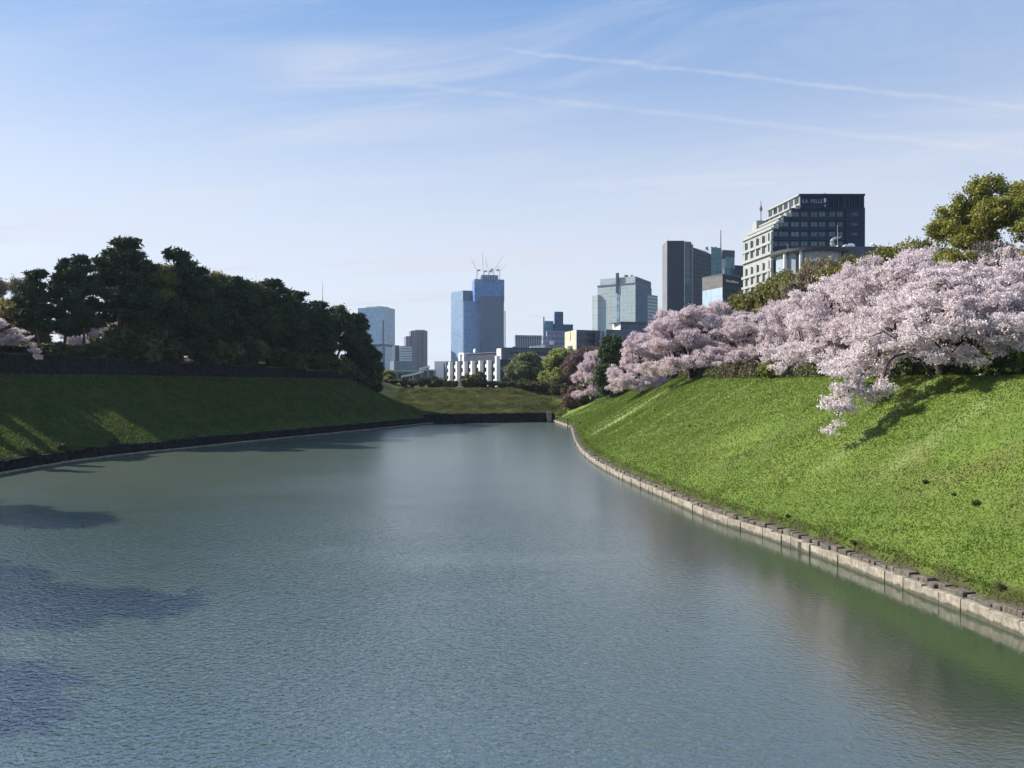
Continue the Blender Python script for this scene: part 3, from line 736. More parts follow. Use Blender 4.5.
# --- I: pale big block, right-centre
def tower_i():
    Y = 900
    b = Build('pale_office_tower', 'large pale grey office tower with stepped shoulders and shaded right side', 'tower', Y, 618)
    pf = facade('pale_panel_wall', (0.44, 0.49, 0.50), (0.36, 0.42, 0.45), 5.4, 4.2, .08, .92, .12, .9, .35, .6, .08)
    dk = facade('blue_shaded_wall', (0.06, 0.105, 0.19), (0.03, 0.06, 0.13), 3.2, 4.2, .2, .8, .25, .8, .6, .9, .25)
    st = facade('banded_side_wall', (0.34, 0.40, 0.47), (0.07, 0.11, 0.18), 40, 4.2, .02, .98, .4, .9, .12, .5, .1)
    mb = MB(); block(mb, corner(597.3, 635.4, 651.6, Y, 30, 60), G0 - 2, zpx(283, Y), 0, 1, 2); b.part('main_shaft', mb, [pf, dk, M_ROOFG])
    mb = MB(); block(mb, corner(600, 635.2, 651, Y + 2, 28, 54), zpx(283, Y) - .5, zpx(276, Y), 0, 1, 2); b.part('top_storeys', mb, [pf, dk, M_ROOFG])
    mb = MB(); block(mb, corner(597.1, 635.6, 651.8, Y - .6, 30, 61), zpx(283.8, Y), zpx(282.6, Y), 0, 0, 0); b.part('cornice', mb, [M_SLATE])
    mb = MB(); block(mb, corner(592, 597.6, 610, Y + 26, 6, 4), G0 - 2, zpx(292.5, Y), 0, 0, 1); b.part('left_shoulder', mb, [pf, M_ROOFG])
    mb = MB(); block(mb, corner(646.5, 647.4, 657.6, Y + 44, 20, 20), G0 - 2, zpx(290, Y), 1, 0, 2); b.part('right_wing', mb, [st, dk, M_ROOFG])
    mb = MB(); block(mb, corner(641, 641.5, 651.9, Y + 46, 10, 12), G0 - 2, zpx(279, Y), 1, 0, 2); b.part('banded_bay', mb, [st, dk, M_ROOFG]) if False else None
    e = Vector((xpx(635.4, Y) - xpx(597.3, Y + 30), -30, 0)); L_ = Vector((xpx(597.3, Y + 30), Y + 30, 0)); nn = Vector((e.y, -e.x, 0)).normalized()
    U = Vector((0, 0, 1))
    mb = MB(); mb.obox(L_ + e * .505 + nn * 1.2 + U * zpx(291.5, Y), e * .055, -nn * 3, U * (zpx(271.4, Y) - zpx(291.5, Y))); b.part('dark_fin', mb, [M_DARKC])
    mb = MB(); mb.obox(L_ + e * .52 + nn * .25 + U * G0, e * .07, -nn * .5, U * (zpx(291.5, Y) - G0)); b.part('glazed_strip', mb, [facade('glazed_strip_glass', (0.2, 0.28, 0.36), (0.16, 0.28, 0.38), 3, 4.2, .05, .95, .1, .9)])
    for p, w, h in ((626.4, 3.5, 272.8), (632, 1.5, 272.6)):
        mb = MB(); mb.prism(rect(p - w / 2, p + w / 2, Y + 20, 5), zpx(277, Y), zpx(h, Y)); b.part('roof_plant', mb, [M_SLATE])
    Y = 600
    b = Build('flat_roofed_hall', 'blue grey building with a projecting thin flat roof below the pale tower', 'building', Y, 628)
    d = facade('blue_hall_wall', (0.08, 0.11, 0.18), (0.04, 0.08, 0.15), 3.6, 3.6, .1, .9, .2, .85, .1, .5, .25)
    mb = MB(); block(mb, corner(612.5, 620.5, 646, Y, 16, 6), G0 - 2, zpx(322.6, Y), 1, 0, 2); b.part('main_block', mb, [d, M_WHITE, M_ROOFG])
    mb = MB(); block(mb, corner(609, 620.4, 647, Y - 3, 16, 6), zpx(322.6, Y), zpx(321.8, Y), 0, 0, 0); b.part('roof_slab', mb, [M_SLATE])
    mb = MB(); block(mb, corner(605, 606, 621, Y - 18, 12, 4), G0 - 2, zpx(331, Y), 0, 0, 0); b.part('low_wing', mb, [M_SLATE])
    mb = MB(); block(mb, corner(596.5, 598, 604.5, Y - 12, 12, 3), G0 - 2, zpx(331.5, Y), 0, 0, 0); b.part('glazed_stair', mb, [facade('pale_stair_glass', (0.3, 0.38, 0.45), (0.22, 0.32, 0.42), 3, 3.4, .06, .94, .1, .92)])
tower_i()
# --- J, K, L: the dark cluster
def dark_cluster():
    Y = 600
    b = Build('navy_tower', 'dark navy tower with a narrow strip of banded glass down its front', 'tower', Y, 680)
    nv = plain('navy_cladding', (0.012, 0.018, 0.042), 0.5, 0, 0.12, 0.1)
    nl = plain('grey_side_cladding', (0.17, 0.165, 0.18), 0.6, 0, 0.12, 0.1)
    bg = facade('banded_teal_glass', (0.06, 0.09, 0.12), (0.10, 0.15, 0.19), 8, 6.6, .03, .97, .08, .92, .1, .4, .2)
    dn = facade('dark_grid_glass', (0.008, 0.013, 0.032), (0.010, 0.020, 0.048), 3, 3.6, .08, .92, .1, .9, .55, .8, .3)
    mb = MB(); block(mb, corner(662.2, 667, 684.2, Y, 22, 0), G0 - 2, zpx(240.8, Y), 1, 0, 2); b.part('main_shaft', mb, [nv, nl, M_ROOFG])
    mb = MB(); block(mb, corner(684.1, 684.4, 691.2, Y + 2, 20, 2), G0 - 2, zpx(241, Y), 0, 0, 1); b.part('glass_strip', mb, [bg, M_ROOFG])
    mb = MB(); p = rect(691.2, 711, Y + 4, 22); p[1] = (xpx(711, Y + 30), Y + 30); p[2] = (xpx(706, Y + 46), Y + 46)
    mb.prism(p, G0 - 2, [zpx(246.2, Y), zpx(254.5, Y + 30), zpx(250, Y + 40), zpx(246.2, Y)], 0, 1); b.part('rear_wing', mb, [dn, M_ROOFG])
    mb = MB(); block(mb, corner(691, 691.3, 693, Y + 3, 18, 1), G0 - 2, zpx(243.5, Y), 0, 0, 0); b.part('corner_pier', mb, [nl])
    mb = MB(); mb.tube((xpx(668, Y), Y + 3, zpx(240.8, Y)), (xpx(668, Y), Y + 3, zpx(236.5, Y)), .25, .12, 5); b.part('lightning_rod', mb, [M_STEEL])
    Y = 700
    b = Build('teal_glass_tower', 'teal glass tower with tall thin mast between navy tower and stepped hotel', 'tower', Y, 715)
    tl = facade('teal_curtain_wall', (0.10, 0.18, 0.22), (0.07, 0.17, 0.23), 4.4, 4.0, .07, .93, .08, .94, .08, .4, .2)
    tp = facade('pale_teal_wall', (0.30, 0.40, 0.42), (0.22, 0.34, 0.38), 4.4, 4.0, .07, .93, .08, .94, .1, .4, .15)
    mb = MB(); block(mb, corner(703, 711, 721.4, Y, 24, 4), G0 - 2, zpx(247.3, Y), 1, 0, 2); b.part('main_shaft', mb, [tl, tp, M_ROOFG])
    mb = MB(); block(mb, corner(721, 722.2, 734.6, Y + 6, 20, 4), zpx(256, Y), zpx(248.8, Y), 0, 0, 1); b.part('dark_top', mb, [M_DARKC, M_ROOFG])
    mb = MB(); block(mb, corner(721.2, 726, 734.4, Y + 5, 16, 4), G0 - 2, zpx(255.8, Y), 1, 0, 2); b.part('right_wing', mb, [tl, tp, M_ROOFG])
    mb = MB(); mb.tube((xpx(721.3, Y), Y + 3, zpx(248, Y)), (xpx(721.3, Y), Y + 3, zpx(229.4, Y)), .75, .45, 6); b.part('mast', mb, [M_STEEL])
    for p in (707, 711.8, 715.5):
        mb = MB(); mb.prism(rect(p - .8, p + .8, Y + 8, 4), zpx(247.5, Y), zpx(245.3, Y)); b.part('roof_plant', mb, [M_SLATE])
    Y = 560
    b = Build('navy_office_block', 'small navy office block just left of the white stepped facade', 'office block', Y, 736)
    mb = MB(); block(mb, corner(723, 724, 735, Y, 16, 2), G0 - 2, zpx(268, Y), 0, 0, 1); b.part('left_block', mb, [tl, M_ROOFG])
    mb = MB(); block(mb, corner(734, 734.6, 744, Y - 2, 16, 3), G0 - 2, zpx(265.6, Y), 0, 0, 1); b.part('main_block', mb, [dn, M_ROOFG])
    Y = 420
    b = Build('dark_sign_building', 'dark block with a pale glass left face and small white rooftop sign', 'building', Y, 722)
    br = facade('brown_grey_panels', (0.17, 0.155, 0.145), (0.13, 0.12, 0.115), 2.4, 2.4, .05, .95, .05, .95, .5, .6, .12)
    lg = facade('pale_lit_glass', (0.36, 0.42, 0.48), (0.34, 0.43, 0.52), 2.2, 6.5, .04, .96, .04, .98, .12, .4, .10)
    bk = facade('black_glass', (0.010, 0.012, 0.022), (0.010, 0.014, 0.028), 2.6, 3.4, .06, .94, .1, .9, .55, .8, .2)
    fp = corner(702.3, 722.3, 742.5, Y, 16, 12)
    mb = MB(); block(mb, fp, G0 - 2, zpx(287.2, Y), 1, 0, 2); b.part('glazed_storeys', mb, [bk, lg, M_ROOFG])
    fp2 = [(x - .15 if i == 0 else x, y - .15) for i, (x, y) in enumerate(fp)]
    mb = MB(); block(mb, fp2, zpx(287.2, Y), zpx(274.6, Y), 1, 0, 2); b.part('panelled_top', mb, [bk, br, M_ROOFG])
    mb = MB(); block(mb, corner(702, 722.3, 743, Y - .6, 16.5, 12.5), zpx(274.6, Y), zpx(273.7, Y), 0, 0, 0); b.part('roof_edge', mb, [M_SLATE])
    # the sign: one row of small white letters on the dark face
    C_ = Vector((fp2[1][0], fp2[1][1], 0)); Rr = Vector((fp2[2][0], fp2[2][1], 0)); e = Rr - C_
    L = e.length; u = e.normalized(); nn0 = Vector((u.y, -u.x, 0)); U = Vector((0, 0, 1))
    mb = MB(); o0 = C_ + u * L * .17 + nn0 * .12 + U * zpx(281.4, Y)
    wid = L * .62; n = 9
    for i in range(n):                                   # letters too small to read: short upright and cross strokes
        a = o0 + u * (wid * i / n); h = (1.25, .95, .95, .9, 1.2, 1.3, .9, .8, .8)[i]
        mb.obox(a, u * .28, -nn0 * .1, U * h); mb.obox(a + u * .75, u * .24, -nn0 * .1, U * h)
        mb.obox(a + u * .28 + U * (h * (.3 + .2 * (i % 3))), u * .47, -nn0 * .1, U * .24)
    b.part('sign_lettering', mb, [M_WHITE2])
    return b
dark_cluster()
# --- M: the stepped hotel
def hotel():
    Y = 260
    b = Build('stepped_hotel', 'tall hotel with dark blue front and white terraced left side', 'hotel', Y, 818)
    nv = plain('navy_panel', (0.010, 0.027, 0.062), 0.5, 0, 0.12, 0.3, 0.25)
    nv2 = plain('navy_panel_blank', (0.015, 0.027, 0.060), 0.6, 0, 0.12, 0.3, 0.25)
    wt_ = plain('white_tile', (0.31, 0.325, 0.31), 0.6, 0, 0.10, 0.5)
    d = Vector((-2.6, 24, 0)); U = Vector((0, 0, 1)); xr = xpx(864.3, Y)
    levels = [(772, 245.5, 227.5), (777.2, 227.5, 221.6), (782, 221.6, 215.6), (790, 215.6, 207.8), (799.2, 207.8, 194.2)]
    for i, (pl, yb, yt) in enumerate(levels):
        x0 = xpx(pl, Y); z0 = zpx(yb, Y) if i else G0 - 1; z1 = zpx(yt, Y)
        mb = MB(); mb.obox((x0 + .5, Y + .35, z0), (xr - x0 - .5, 0, 0), tuple(d), (0, 0, z1 - z0)); b.part('storey_block', mb, [nv])
        # white skin of the left side: wall behind windows, sill band and cornice
        mb = MB(); mb.obox((x0 + .1, Y + .3, z0), (.42, 0, 0), tuple(d * 1.0), (0, 0, z1 - z0)); sk = b.part('white_wall', mb, [wt_])
        if i:
            mb = MB(); mb.obox((x0 - 1.3, Y + .1, z0 - .35), (1.8, 0, 0), tuple(d * 1.02), (0, 0, 1.15)); b.part('terrace_parapet', mb, [wt_])
            nw = 6; hh = (z1 - z0)
            for k in range(nw):
                t = (k + .15) / nw
                o = Vector((x0 - .02, Y + .3, z0)) + d * t
                mb = MB(); mb.obox(o + U * (hh * .38), (.18, 0, 0), tuple(d * (.7 / nw)), (0, 0, hh * (.34 if i < 4 else .5))); b.part('window', mb, [M_GLASSD])
        mb = MB(); mb.obox((x0 - .35, Y + .05, z1 - .5), (1.0, 0, 0), tuple(d * 1.01), (0, 0, .55)); b.part('cornice', mb, [wt_])
    # lower white side: grid of real openings
    x0 = xpx(772, Y)
    zrow = [zpx(y, Y) for y in (239.5, 250.4, 267.2, 278.2, 289)]
    for r, z in enumerate(zrow):
        mb = MB(); mb.obox((x0 - .55, Y + .1, z - 1.25), (.7, 0, 0), tuple(d * 1.005), (0, 0, .95)); b.part('ledge', mb, [wt_])
        for k in range(5):
            t = (k + .18) / 5
            o = Vector((x0 - .12, Y + .3, z)) + d * t
            wmb = MB(); w = .64 if r < 2 else .40
            wmb.obox(o, (.24, 0, 0), tuple(d * (w / 5)), (0, 0, 2.3)); wo = b.part('window', wmb, [M_GLASSD])
            fmb = MB(); e = d / 5
            fmb.obox(o + Vector((-.22, 0, 0)) + e * (w * .46), (.3, 0, 0), tuple(e * .07), (0, 0, 2.3)); f = fmb.build('window_mullion', [wt_]); f.parent = wo
        for k in range(6):
            t = (k - .02) / 5
            o = Vector((x0 - .35, Y + .12, z - .4)) + d * max(0, t - .1)
            mb = MB(); mb.obox(o, (.5, 0, 0), tuple(d * .045), (0, 0, 3.0)); b.part('wall_pier', mb, [wt_])
    # dark front: floor bands and windows
    def front(px0, px1, y0, y1, name, m, proud=.0, depth=.4):
        mb = MB(); mb.box(xpx(px0, Y), xpx(px1, Y), Y - proud, Y - proud + depth, zpx(y1, Y), zpx(y0, Y)); return b.part(name, mb, [m])
    pairs = [(791, 798.6), (801, 807.2), (811, 817), (818.8, 824.8), (829, 834.8), (837, 842.2)]
    low = [(772.6, 777), (779, 788)]
    for r, y in enumerate((214.6, 224.6, 234.4, 244)):
        front(772.4 if y > 226 else (783 if y > 220 else 791), 845, y + 4.1, y + 6.0, 'floor_band', nv, .16, .5)
        for p0, p1 in (pairs if y < 220 else [low[1]] + pairs if y < 230 else low + pairs):
            o = front(p0, p1, y - 2.4, y + 2.2, 'window', M_GLASST, -.16, .15)
            f = MB(); xm = xpx((p0 + p1) / 2, Y)
            f.box(xm - .06, xm + .06, Y + .08, Y + .2, zpx(y + 2.2, Y), zpx(y - 2.4, Y)); fo = f.build('window_mullion', [nv]); fo.parent = o
    front(845.5, 864.4, 208.5, 250, 'blank_panel', nv2, .2, .5)
    for r in (214.6, 224.6, 234.4):
        front(851, 857, r - 1.5, r + 1.5, 'window', M_GLASSD, .22, .1)
    front(799.4, 864.4, 194.1, 196.2, 'parapet', nv, .25, .6)
    for k in range(13):
        p = 829.6 + k * 2.6
        if 845 < p < 847: continue
        front(p, p + .95, 197.4, 207.6, 'louvre', M_DARKC if k % 2 else nv2, .35, .7)
    front(799.6, 864, 207.8, 209.0, 'floor_band', nv, .3, .6)
    # lettering near the roof: thin grey capitals and a bright upright emblem
    cu = bpy.data.curves.new('sign_text', 'FONT'); cu.body = 'LA  PELLE'; cu.size = 1.75; cu.extrude = .05
    tmp = bpy.data.objects.new('tmp', cu); COL.objects.link(tmp); bpy.context.view_layer.update()
    me = bpy.data.meshes.new_from_object(tmp.evaluated_get(bpy.context.evaluated_depsgraph_get())); bpy.data.objects.remove(tmp)
    me.materials.clear(); me.materials.append(M_CONC)
    o = link('sign_lettering', me, b.root); o.location = Vector((xpx(802, Y), Y - .02, zpx(203.2, Y))) - b.root.location; o.rotation_euler = (R(90), 0, 0)
    xs_ = (xpx(822.5, Y) - xpx(802, Y)) / max(v.co.x for v in me.vertices); o.scale = (xs_, 1, 1)
    front(823.8, 825.4, 198.5, 202.4, 'sign_emblem', M_WHITE2, .1, .3); front(824, 825.2, 205, 207, 'sign_emblem', M_CONC, .1, .3)
    # roof things
    mb = MB(); mb.box(xpx(827, Y), xpx(829.2, Y), Y + 3, Y + 6, zpx(194.2, Y) - .1, zpx(191.4, Y)); b.part('roof_plant', mb, [M_SLATE])
    mb = MB(); mb.box(xpx(824, Y), xpx(828, Y), Y + 3, Y + 5, zpx(194.2, Y) - .1, zpx(193.2, Y)); b.part('roof_plant', mb, [M_SLATE])
    Ym = 284; x, z = xpx(760.6, Ym), zpx(224, Ym)
    mb = MB(); mb.tube((x, Ym, z), (x, Ym, zpx(201, Ym)), .22, .12, 6); mb.tube((x - .5, Ym, zpx(209, Ym)), (x + .5, Ym, zpx(209, Ym)), .3, .3, 6)
    mb.tube((x, Ym, zpx(211, Ym)), (x, Ym, zpx(206, Ym)), .5, .35, 6); b.part('antenna_mast', mb, [plain('faded_red_steel', (0.30, 0.16, 0.15), .6)])
    mb = MB(); mb.obox((x - 3.5, Ym - 6, zpx(241, Ym)), (5.5, 0, 0), (0, 5, 0), (0, 0, zpx(224, Ym) - zpx(241, Ym))); b.part('rear_block', mb, [wt_])
hotel()
def rotunda():
    Y = 235; cx, cy, r = xpx(809, 247), 247, 11.2
    b = Build('round_pavilion', 'pale round pavilion with a broad dark flat roof in front of the hotel', 'pavilion', Y, 808)
    pts = [(cx + r * math.cos(a), cy + r * math.sin(a)) for a in np.linspace(0, 2 * math.pi, 41)[:-1]]
    pw = facade('pale_glazed_panels', (0.50, 0.52, 0.52), (0.30, 0.35, 0.40), 1.75, 40, .05, .95, 0, 1, .25, .5, .1)
    zr = zpx(249.4, Y)
    mb = MB(); mb.prism([(cx + (p[0] - cx) * .9, cy + (p[1] - cy) * .9) for p in pts], G0 - 1, zr, 0, 1); b.part('glazed_drum', mb, [pw, M_ROOFG])
    mb = MB(); mb.prism([(cx + (p[0] - cx) * 1.06, cy + (p[1] - cy) * 1.06) for p in pts], zr, zpx(246.2, Y), 0, 1)
    b.part('roof_slab', mb, [plain('dark_brown_fascia', (0.045, 0.040, 0.045), .6), M_ROOFG])
    mb = MB(); mb.prism(rect(842, 892, 240, 14), G0 - 1, zpx(246.6, 240), 0, 1); b.part('rear_wing', mb, [M_SLATE, M_ROOFG])
    for a in (208, 236):
        p = Vector((cx + r * .97 * math.cos(R(a)), cy + r * .97 * math.sin(R(a)), 0))
        mb = MB(); mb.tube((p.x, p.y, G0), (p.x, p.y, zr), .55, n=8); b.part('column', mb, [M_WHITE])
    mb = MB(); p = Vector((cx + r * .93 * math.cos(R(231)), cy + r * .93 * math.sin(R(231)), 0)); mb.box(p.x - .7, p.x + .7, p.y - .3, p.y + .3, G0, zr - .5); b.part('window', mb, [M_GLASSD])
    # white curled sculpture, flag pole, tanks: things standing on the roof
    zt = zpx(246.4, Y)
    def at(px, Yr): return Vector((xpx(px, Yr), Yr, zt))
    o = at(832, 243); mb = MB()
    path = [(2.2, 0, .0), (.9, 0, .9), (.1, 0, 1.9), (-.2, 0, 2.8), (.2, 0, 3.5), (1.0, 0, 3.9), (2.0, 0, 4.05), (2.9, 0, 4.3)]
    rad = [.75, .75, .7, .62, .5, .4, .25, .1]
    for i in range(len(path) - 1): mb.tube(path[i], path[i + 1], rad[i], rad[i + 1], 8)
    t = tag(link('roof_sculpture', mb.mesh('roof_sculpture', [M_CONC])), 'pale curled horn sculpture on the dark flat roof before the hotel', 'sculpture'); t.location = o
    o = at(837.2, 242); mb = MB(); mb.tube((0, 0, 0), (0, 0, 7.6), .11, .06, 6); mb.tube((0, 0, 7.6), (0, 0, 7.8), .12, .12, 6)
    mb.tube((0, 0, -.05), (0, 0, 1.6), .8, .12, 10)
    t = tag(link('flag_pole', mb.mesh('flag_pole', [M_STEEL])), 'thin bare pole on a white cone foot beside the curled roof sculpture', 'pole'); t.location = o
    for k, (p, rr, h, lab) in enumerate(((846.4, 1.15, 1.9, 'white round roof tank, left of the pair beside the curled sculpture'), (850.4, 1.25, 2.1, 'white round roof tank, taller right one of the pair'))):
        mb = MB(); mb.tube((0, 0, 0), (0, 0, h * .85), rr, rr, 14); mb.tube((0, 0, h * .85), (0, 0, h), rr, rr * .55, 14)
        t = tag(link('water_tank', mb.mesh('water_tank', [M_WHITE2])), lab, 'tank', 'white tanks on the pavilion roof'); t.location = at(p, 243)
    labs = ['small pale cooling unit on the dark roof, nearest the white tanks', 'small pale cooling unit on the dark roof, second from the tanks',
            'small pale cooling unit on the dark roof below the hotel corner', 'pale cooling unit on the dark roof just right of the hotel', 'larger pale cooling unit at the hedge end of the dark roof']
    for p, w, h, lab in zip((856, 859.6, 863.2, 868.4, 874), (.75, .75, .75, .8, 1.2), (1.1, 1.1, 1.1, 1.1, 1.5), labs):
        mb = MB(); mb.box(-w / 2, w / 2, -.5, .5, .15, h); mb.box(-w / 2 + .05, -w / 2 + .15, -.4, .4, 0, .15); mb.box(w / 2 - .15, w / 2 - .05, -.4, .4, 0, .15); mb.tube((0, 0, h), (0, 0, h + .12), w * .36, w * .36, 10)
        t = tag(link('cooling_unit', mb.mesh('cooling_unit', [M_WHITE])), lab, 'cooling unit', 'cooling units on the pavilion roof'); t.location = at(p, 243)
    mb = MB(); mb.tube((0, 0, 0), (0, 0, 2.0), .14, .12, 6); mb.tube((-.1, 0, 2.0), (.3, -.35, 2.5), .95, .95, 10)
    t = tag(link('satellite_dish', mb.mesh('satellite_dish', [M_STEEL])), 'grey dish on a short post against the sky right of the hotel', 'dish'); t.location = at(872.4, 246)
    mb = MB(); mb.tube((0, 0, 0), (0, 0, 3.6), .09, .05, 5); mb.tube((-.25, 0, 2.9), (.25, 0, 2.9), .05, n=4)
    t = tag(link('antenna', mb.mesh('antenna', [M_STEEL])), 'short thin antenna above the evergreens right of the hotel', 'antenna'); t.location = at(888.4, 246)
    for px_, lab in ((787.5, 'thin lamp post on the left part of the round roof'),):
        mb = MB(); mb.tube((0, 0, 0), (0, 0, 2.3), .08, .06, 5); mb.box(-.6, .6, -.12, .12, 2.3, 2.42)
        t = tag(link('roof_lamp', mb.mesh('roof_lamp', [M_STEEL])), lab, 'lamp'); t.location = at(px_, 246)
    mb = MB()
    for i in range(5):
        a0, a1 = R(18 * i), R(18 * (i + 1)); mb.tube((0, 0, 1.15 * math.sin(a0)), (0, 0, 1.15 * math.sin(a1)), 1.25 * math.cos(a0), max(.02, 1.25 * math.cos(a1)), 14)
    t = tag(link('roof_dome', mb.mesh('roof_dome', [M_WHITE2])), 'low white dome light on the dark round roof', 'skylight'); t.location = at(811, 241); t.scale = (1.4, 1.4, .6)
rotunda()
# --- low things behind the left end of the far bank
def low_city():
    Y = 330
    b = Build('teal_roofed_hall', 'low hall with a flat pale teal roof behind the far bank', 'building', Y, 405)
    mb = MB(); mb.prism(rect(391.5, 420, Y, 12), G0 - 1, zpx(371.6, Y), 0, 0); b.part('main_block', mb, [facade('hall_wall', (0.2, 0.21, 0.23), (0.05, 0.06, 0.08), 2.6, 4, .1, .9, .15, .7)])
    mb = MB(); mb.prism(rect(390.6, 421, Y - .8, 13.6), zpx(371.6, Y), zpx(370.4, Y), 0, 0); b.part('roof', mb, [plain('pale_teal_roof', (0.34, 0.46, 0.46), .6)])
    Y = 300
    b = Build('pedestrian_bridge', 'white sloping pedestrian bridge with piers left of the finned building', 'bridge', Y, 415)
    mb = MB()
    for (p0, y0, p1, y1) in ((401, 377.6, 412, 375.4), (412, 375.4, 423, 372.6), (419, 370.0, 429, 367.6)):
        mb.obox((xpx(p0, Y), Y, zpx(y0, Y)), (xpx(p1, Y) - xpx(p0, Y), 0, zpx(y1, Y) - zpx(y0, Y)), (0, 3.0, 0), (0, 0, .75))
    b.part('deck', mb, [M_WHITE2])
    for p, y in ((404, 377), (412.6, 375.4), (421, 373)):
        mb = MB(); mb.box(xpx(p, Y) - .3, xpx(p, Y) + .3, Y + 1, Y + 2, G0 - 1, zpx(y, Y)); b.part('pier', mb, [M_CONC])
    for p, y in ((420.5, 369.7), (427.8, 367.9)):
        mb = MB(); mb.box(xpx(p, Y) - .25, xpx(p, Y) + .25, Y + 1, Y + 1.8, G0 - 1, zpx(y, Y)); b.part('pier', mb, [M_CONC])
    Y = 310
    b = Build('grey_house', 'small grey building with a white parapet beside the white end wing', 'building', Y, 428)
    mb = MB(); mb.prism(rect(421, 433.6, Y, 9), G0 - 1, zpx(370.6, Y), 0, 1); b.part('main_block', mb, [M_SLATE, M_ROOFG])
    mb = MB(); mb.prism(rect(420.6, 434, Y - .4, 10), zpx(370.6, Y), zpx(369.4, Y), 0, 0); b.part('parapet', mb, [M_WHITE])
low_city()
def lattice(px, Y, yb, yt, w, label, mat_):
    x, z0, z1 = xpx(px, Y), zpx(yb, Y), zpx(yt, Y)
    root = thing('lattice_mast', label, 'mast', x, Y, z0)
    mb = MB(); h = z1 - z0; n = 10
    for k in range(3):
        a = 2 * math.pi * k / 3; c = Vector((math.cos(a), math.sin(a), 0))
        a2 = 2 * math.pi * (k + 1) / 3; c2 = Vector((math.cos(a2), math.sin(a2), 0))
        mb.tube(c * w, c * w * .45 + Vector((0, 0, h * .8)), w * .22, n=4)
        for i in range(n):
            s0, s1 = 1 - .55 * i / n, 1 - .55 * (i + 1) / n
            mb.tube(c * w * s0 + Vector((0, 0, h * .8 * i / n)), c2 * w * s1 + Vector((0, 0, h * .8 * (i + 1) / n)), w * .13, n=3)
    mb.build('tower_frame', mat_, root)
    mb = MB(); mb.tube((0, 0, h * .8), (0, 0, h), w * .3, w * .12, 5); mb.build('whip', M_STEEL, root)
    mb = MB(); mb.tube((0, 0, h * .66), (0, 0, h * .72), w * 1.5, w * 1.5, 10); mb.build('platform', M_STEEL, root)
lattice(322.6, 900, 372, 281.5, 1.5, 'thin lattice radio mast rising from behind the dark trees', M_STEEL)
lattice(256.4, 900, 370, 273.5, 1.1, 'short faint radio mast over the tree tops, left of the lattice mast', M_STEEL)

# pole in the water and the stone post at the far corner
mb = MB(); mb.tube((0, 0, -1.5), (0, 0, 3.0), .14, .12, 8); mb.tube((0, 0, 3.0), (0, 0, 3.2), .17, .14, 8); mb.tube((0, 0, 1.9), (0, 0, 2.05), .19, .19, 8)
o = tag(link('mooring_pole', mb.mesh('mooring_pole', [plain('dark_iron', (0.03, 0.03, 0.035), .5, .6)])), 'dark iron pole standing in the water by the right-hand wall corner', 'pole'); o.location = (13.6, 187.5, -.6)
mb = MB(); mb.box(-.65, .65, -.5, .5, -1.2, 2.6); mb.box(-.78, .78, -.62, .62, 2.6, 2.85); mb.box(-.5, .5, -.38, .38, 2.85, 3.0)
o = tag(link('stone_post', mb.mesh('stone_post', [M_STONE])), 'squat pale stone post where far wall meets the right bank', 'stone post'); o.location = (10.6, 219.6, 0)
mb = MB(); mb.box(-.5, .5, -.5, .5, -1.2, 2.5); mb.box(-.62, .62, -.62, .62, 2.5, 2.75)
o = tag(link('stone_post', mb.mesh('stone_post', [M_STONED])), 'smaller brown stone post left of the pale post at the far wall', 'stone post'); o.location = (8.2, 218.6, 0)

# ------------------------------------------------------------------ trees: skeleton grown towards tip points, leaves at the tips
M_BARK = plain('bark', (0.070, 0.052, 0.040), 0.9, 0, 0.4, 2.0)
M_BARKC = plain('cherry_bark', (0.042, 0.030, 0.027), 0.9, 0, 0.4, 2.0)
M_BARKP = plain('pine_bark', (0.085, 0.058, 0.042), 0.9, 0, 0.4, 2.0)
M_BLOSSOM = leaf_mat('cherry_blossom', (0.53, 0.43, 0.442), (0.81, 0.742, 0.75), 0.42, 0.8, None, 0.1)
M_BLOSSOM2 = leaf_mat('cherry_blossom_pinker', (0.50, 0.385, 0.41), (0.79, 0.69, 0.715), 0.42, 0.8, None, 0.1)
M_PINE = leaf_mat('pine_needles', (0.018, 0.034, 0.013), (0.052, 0.078, 0.026), 0.08, 0.6, None, 0.1)
M_DARKLEAF = leaf_mat('dark_evergreen_leaves', (0.018, 0.034, 0.011), (0.066, 0.086, 0.022), 0.15, 0.5, None, 0.12)
M_CAMPHOR = leaf_mat('camphor_leaves', (0.075, 0.090, 0.014), (0.270, 0.250, 0.045), 0.35, 0.5, (0.2, 0.24, 0.03))
M_EVERG = leaf_mat('olive_evergreen_leaves', (0.070, 0.080, 0.014), (0.230, 0.205, 0.040), 0.3, 0.5)
M_WILLOW = leaf_mat('young_willow_leaves', (0.190, 0.220, 0.050), (0.330, 0.340, 0.100), 0.35, 0.6)
M_WILLOW2 = leaf_mat('grey_green_leaves', (0.115, 0.140, 0.058), (0.210, 0.230, 0.100), 0.3, 0.6)
M_YELLOW = leaf_mat('yellowish_leaves', (0.130, 0.110, 0.022), (0.240, 0.190, 0.045), 0.3, 0.6)
M_TAN = leaf_mat('bare_twigs', (0.200, 0.165, 0.105), (0.330, 0.270, 0.175), 0.1, 0.8)
M_REDTWIG = leaf_mat('reddish_buds', (0.150, 0.095, 0.085), (0.250, 0.165, 0.150), 0.15, 0.8)
M_REDBUSH = leaf_mat('red_brown_leaves', (0.105, 0.062, 0.042), (0.175, 0.108, 0.072), 0.2, 0.7)
M_SHRUB = leaf_mat('shrub_leaves', (0.045, 0.058, 0.020), (0.125, 0.130, 0.048), 0.2, 0.6)
M_SHRUBB = leaf_mat('brownish_shrub_leaves', (0.070, 0.060, 0.030), (0.130, 0.110, 0.055), 0.2, 0.7)
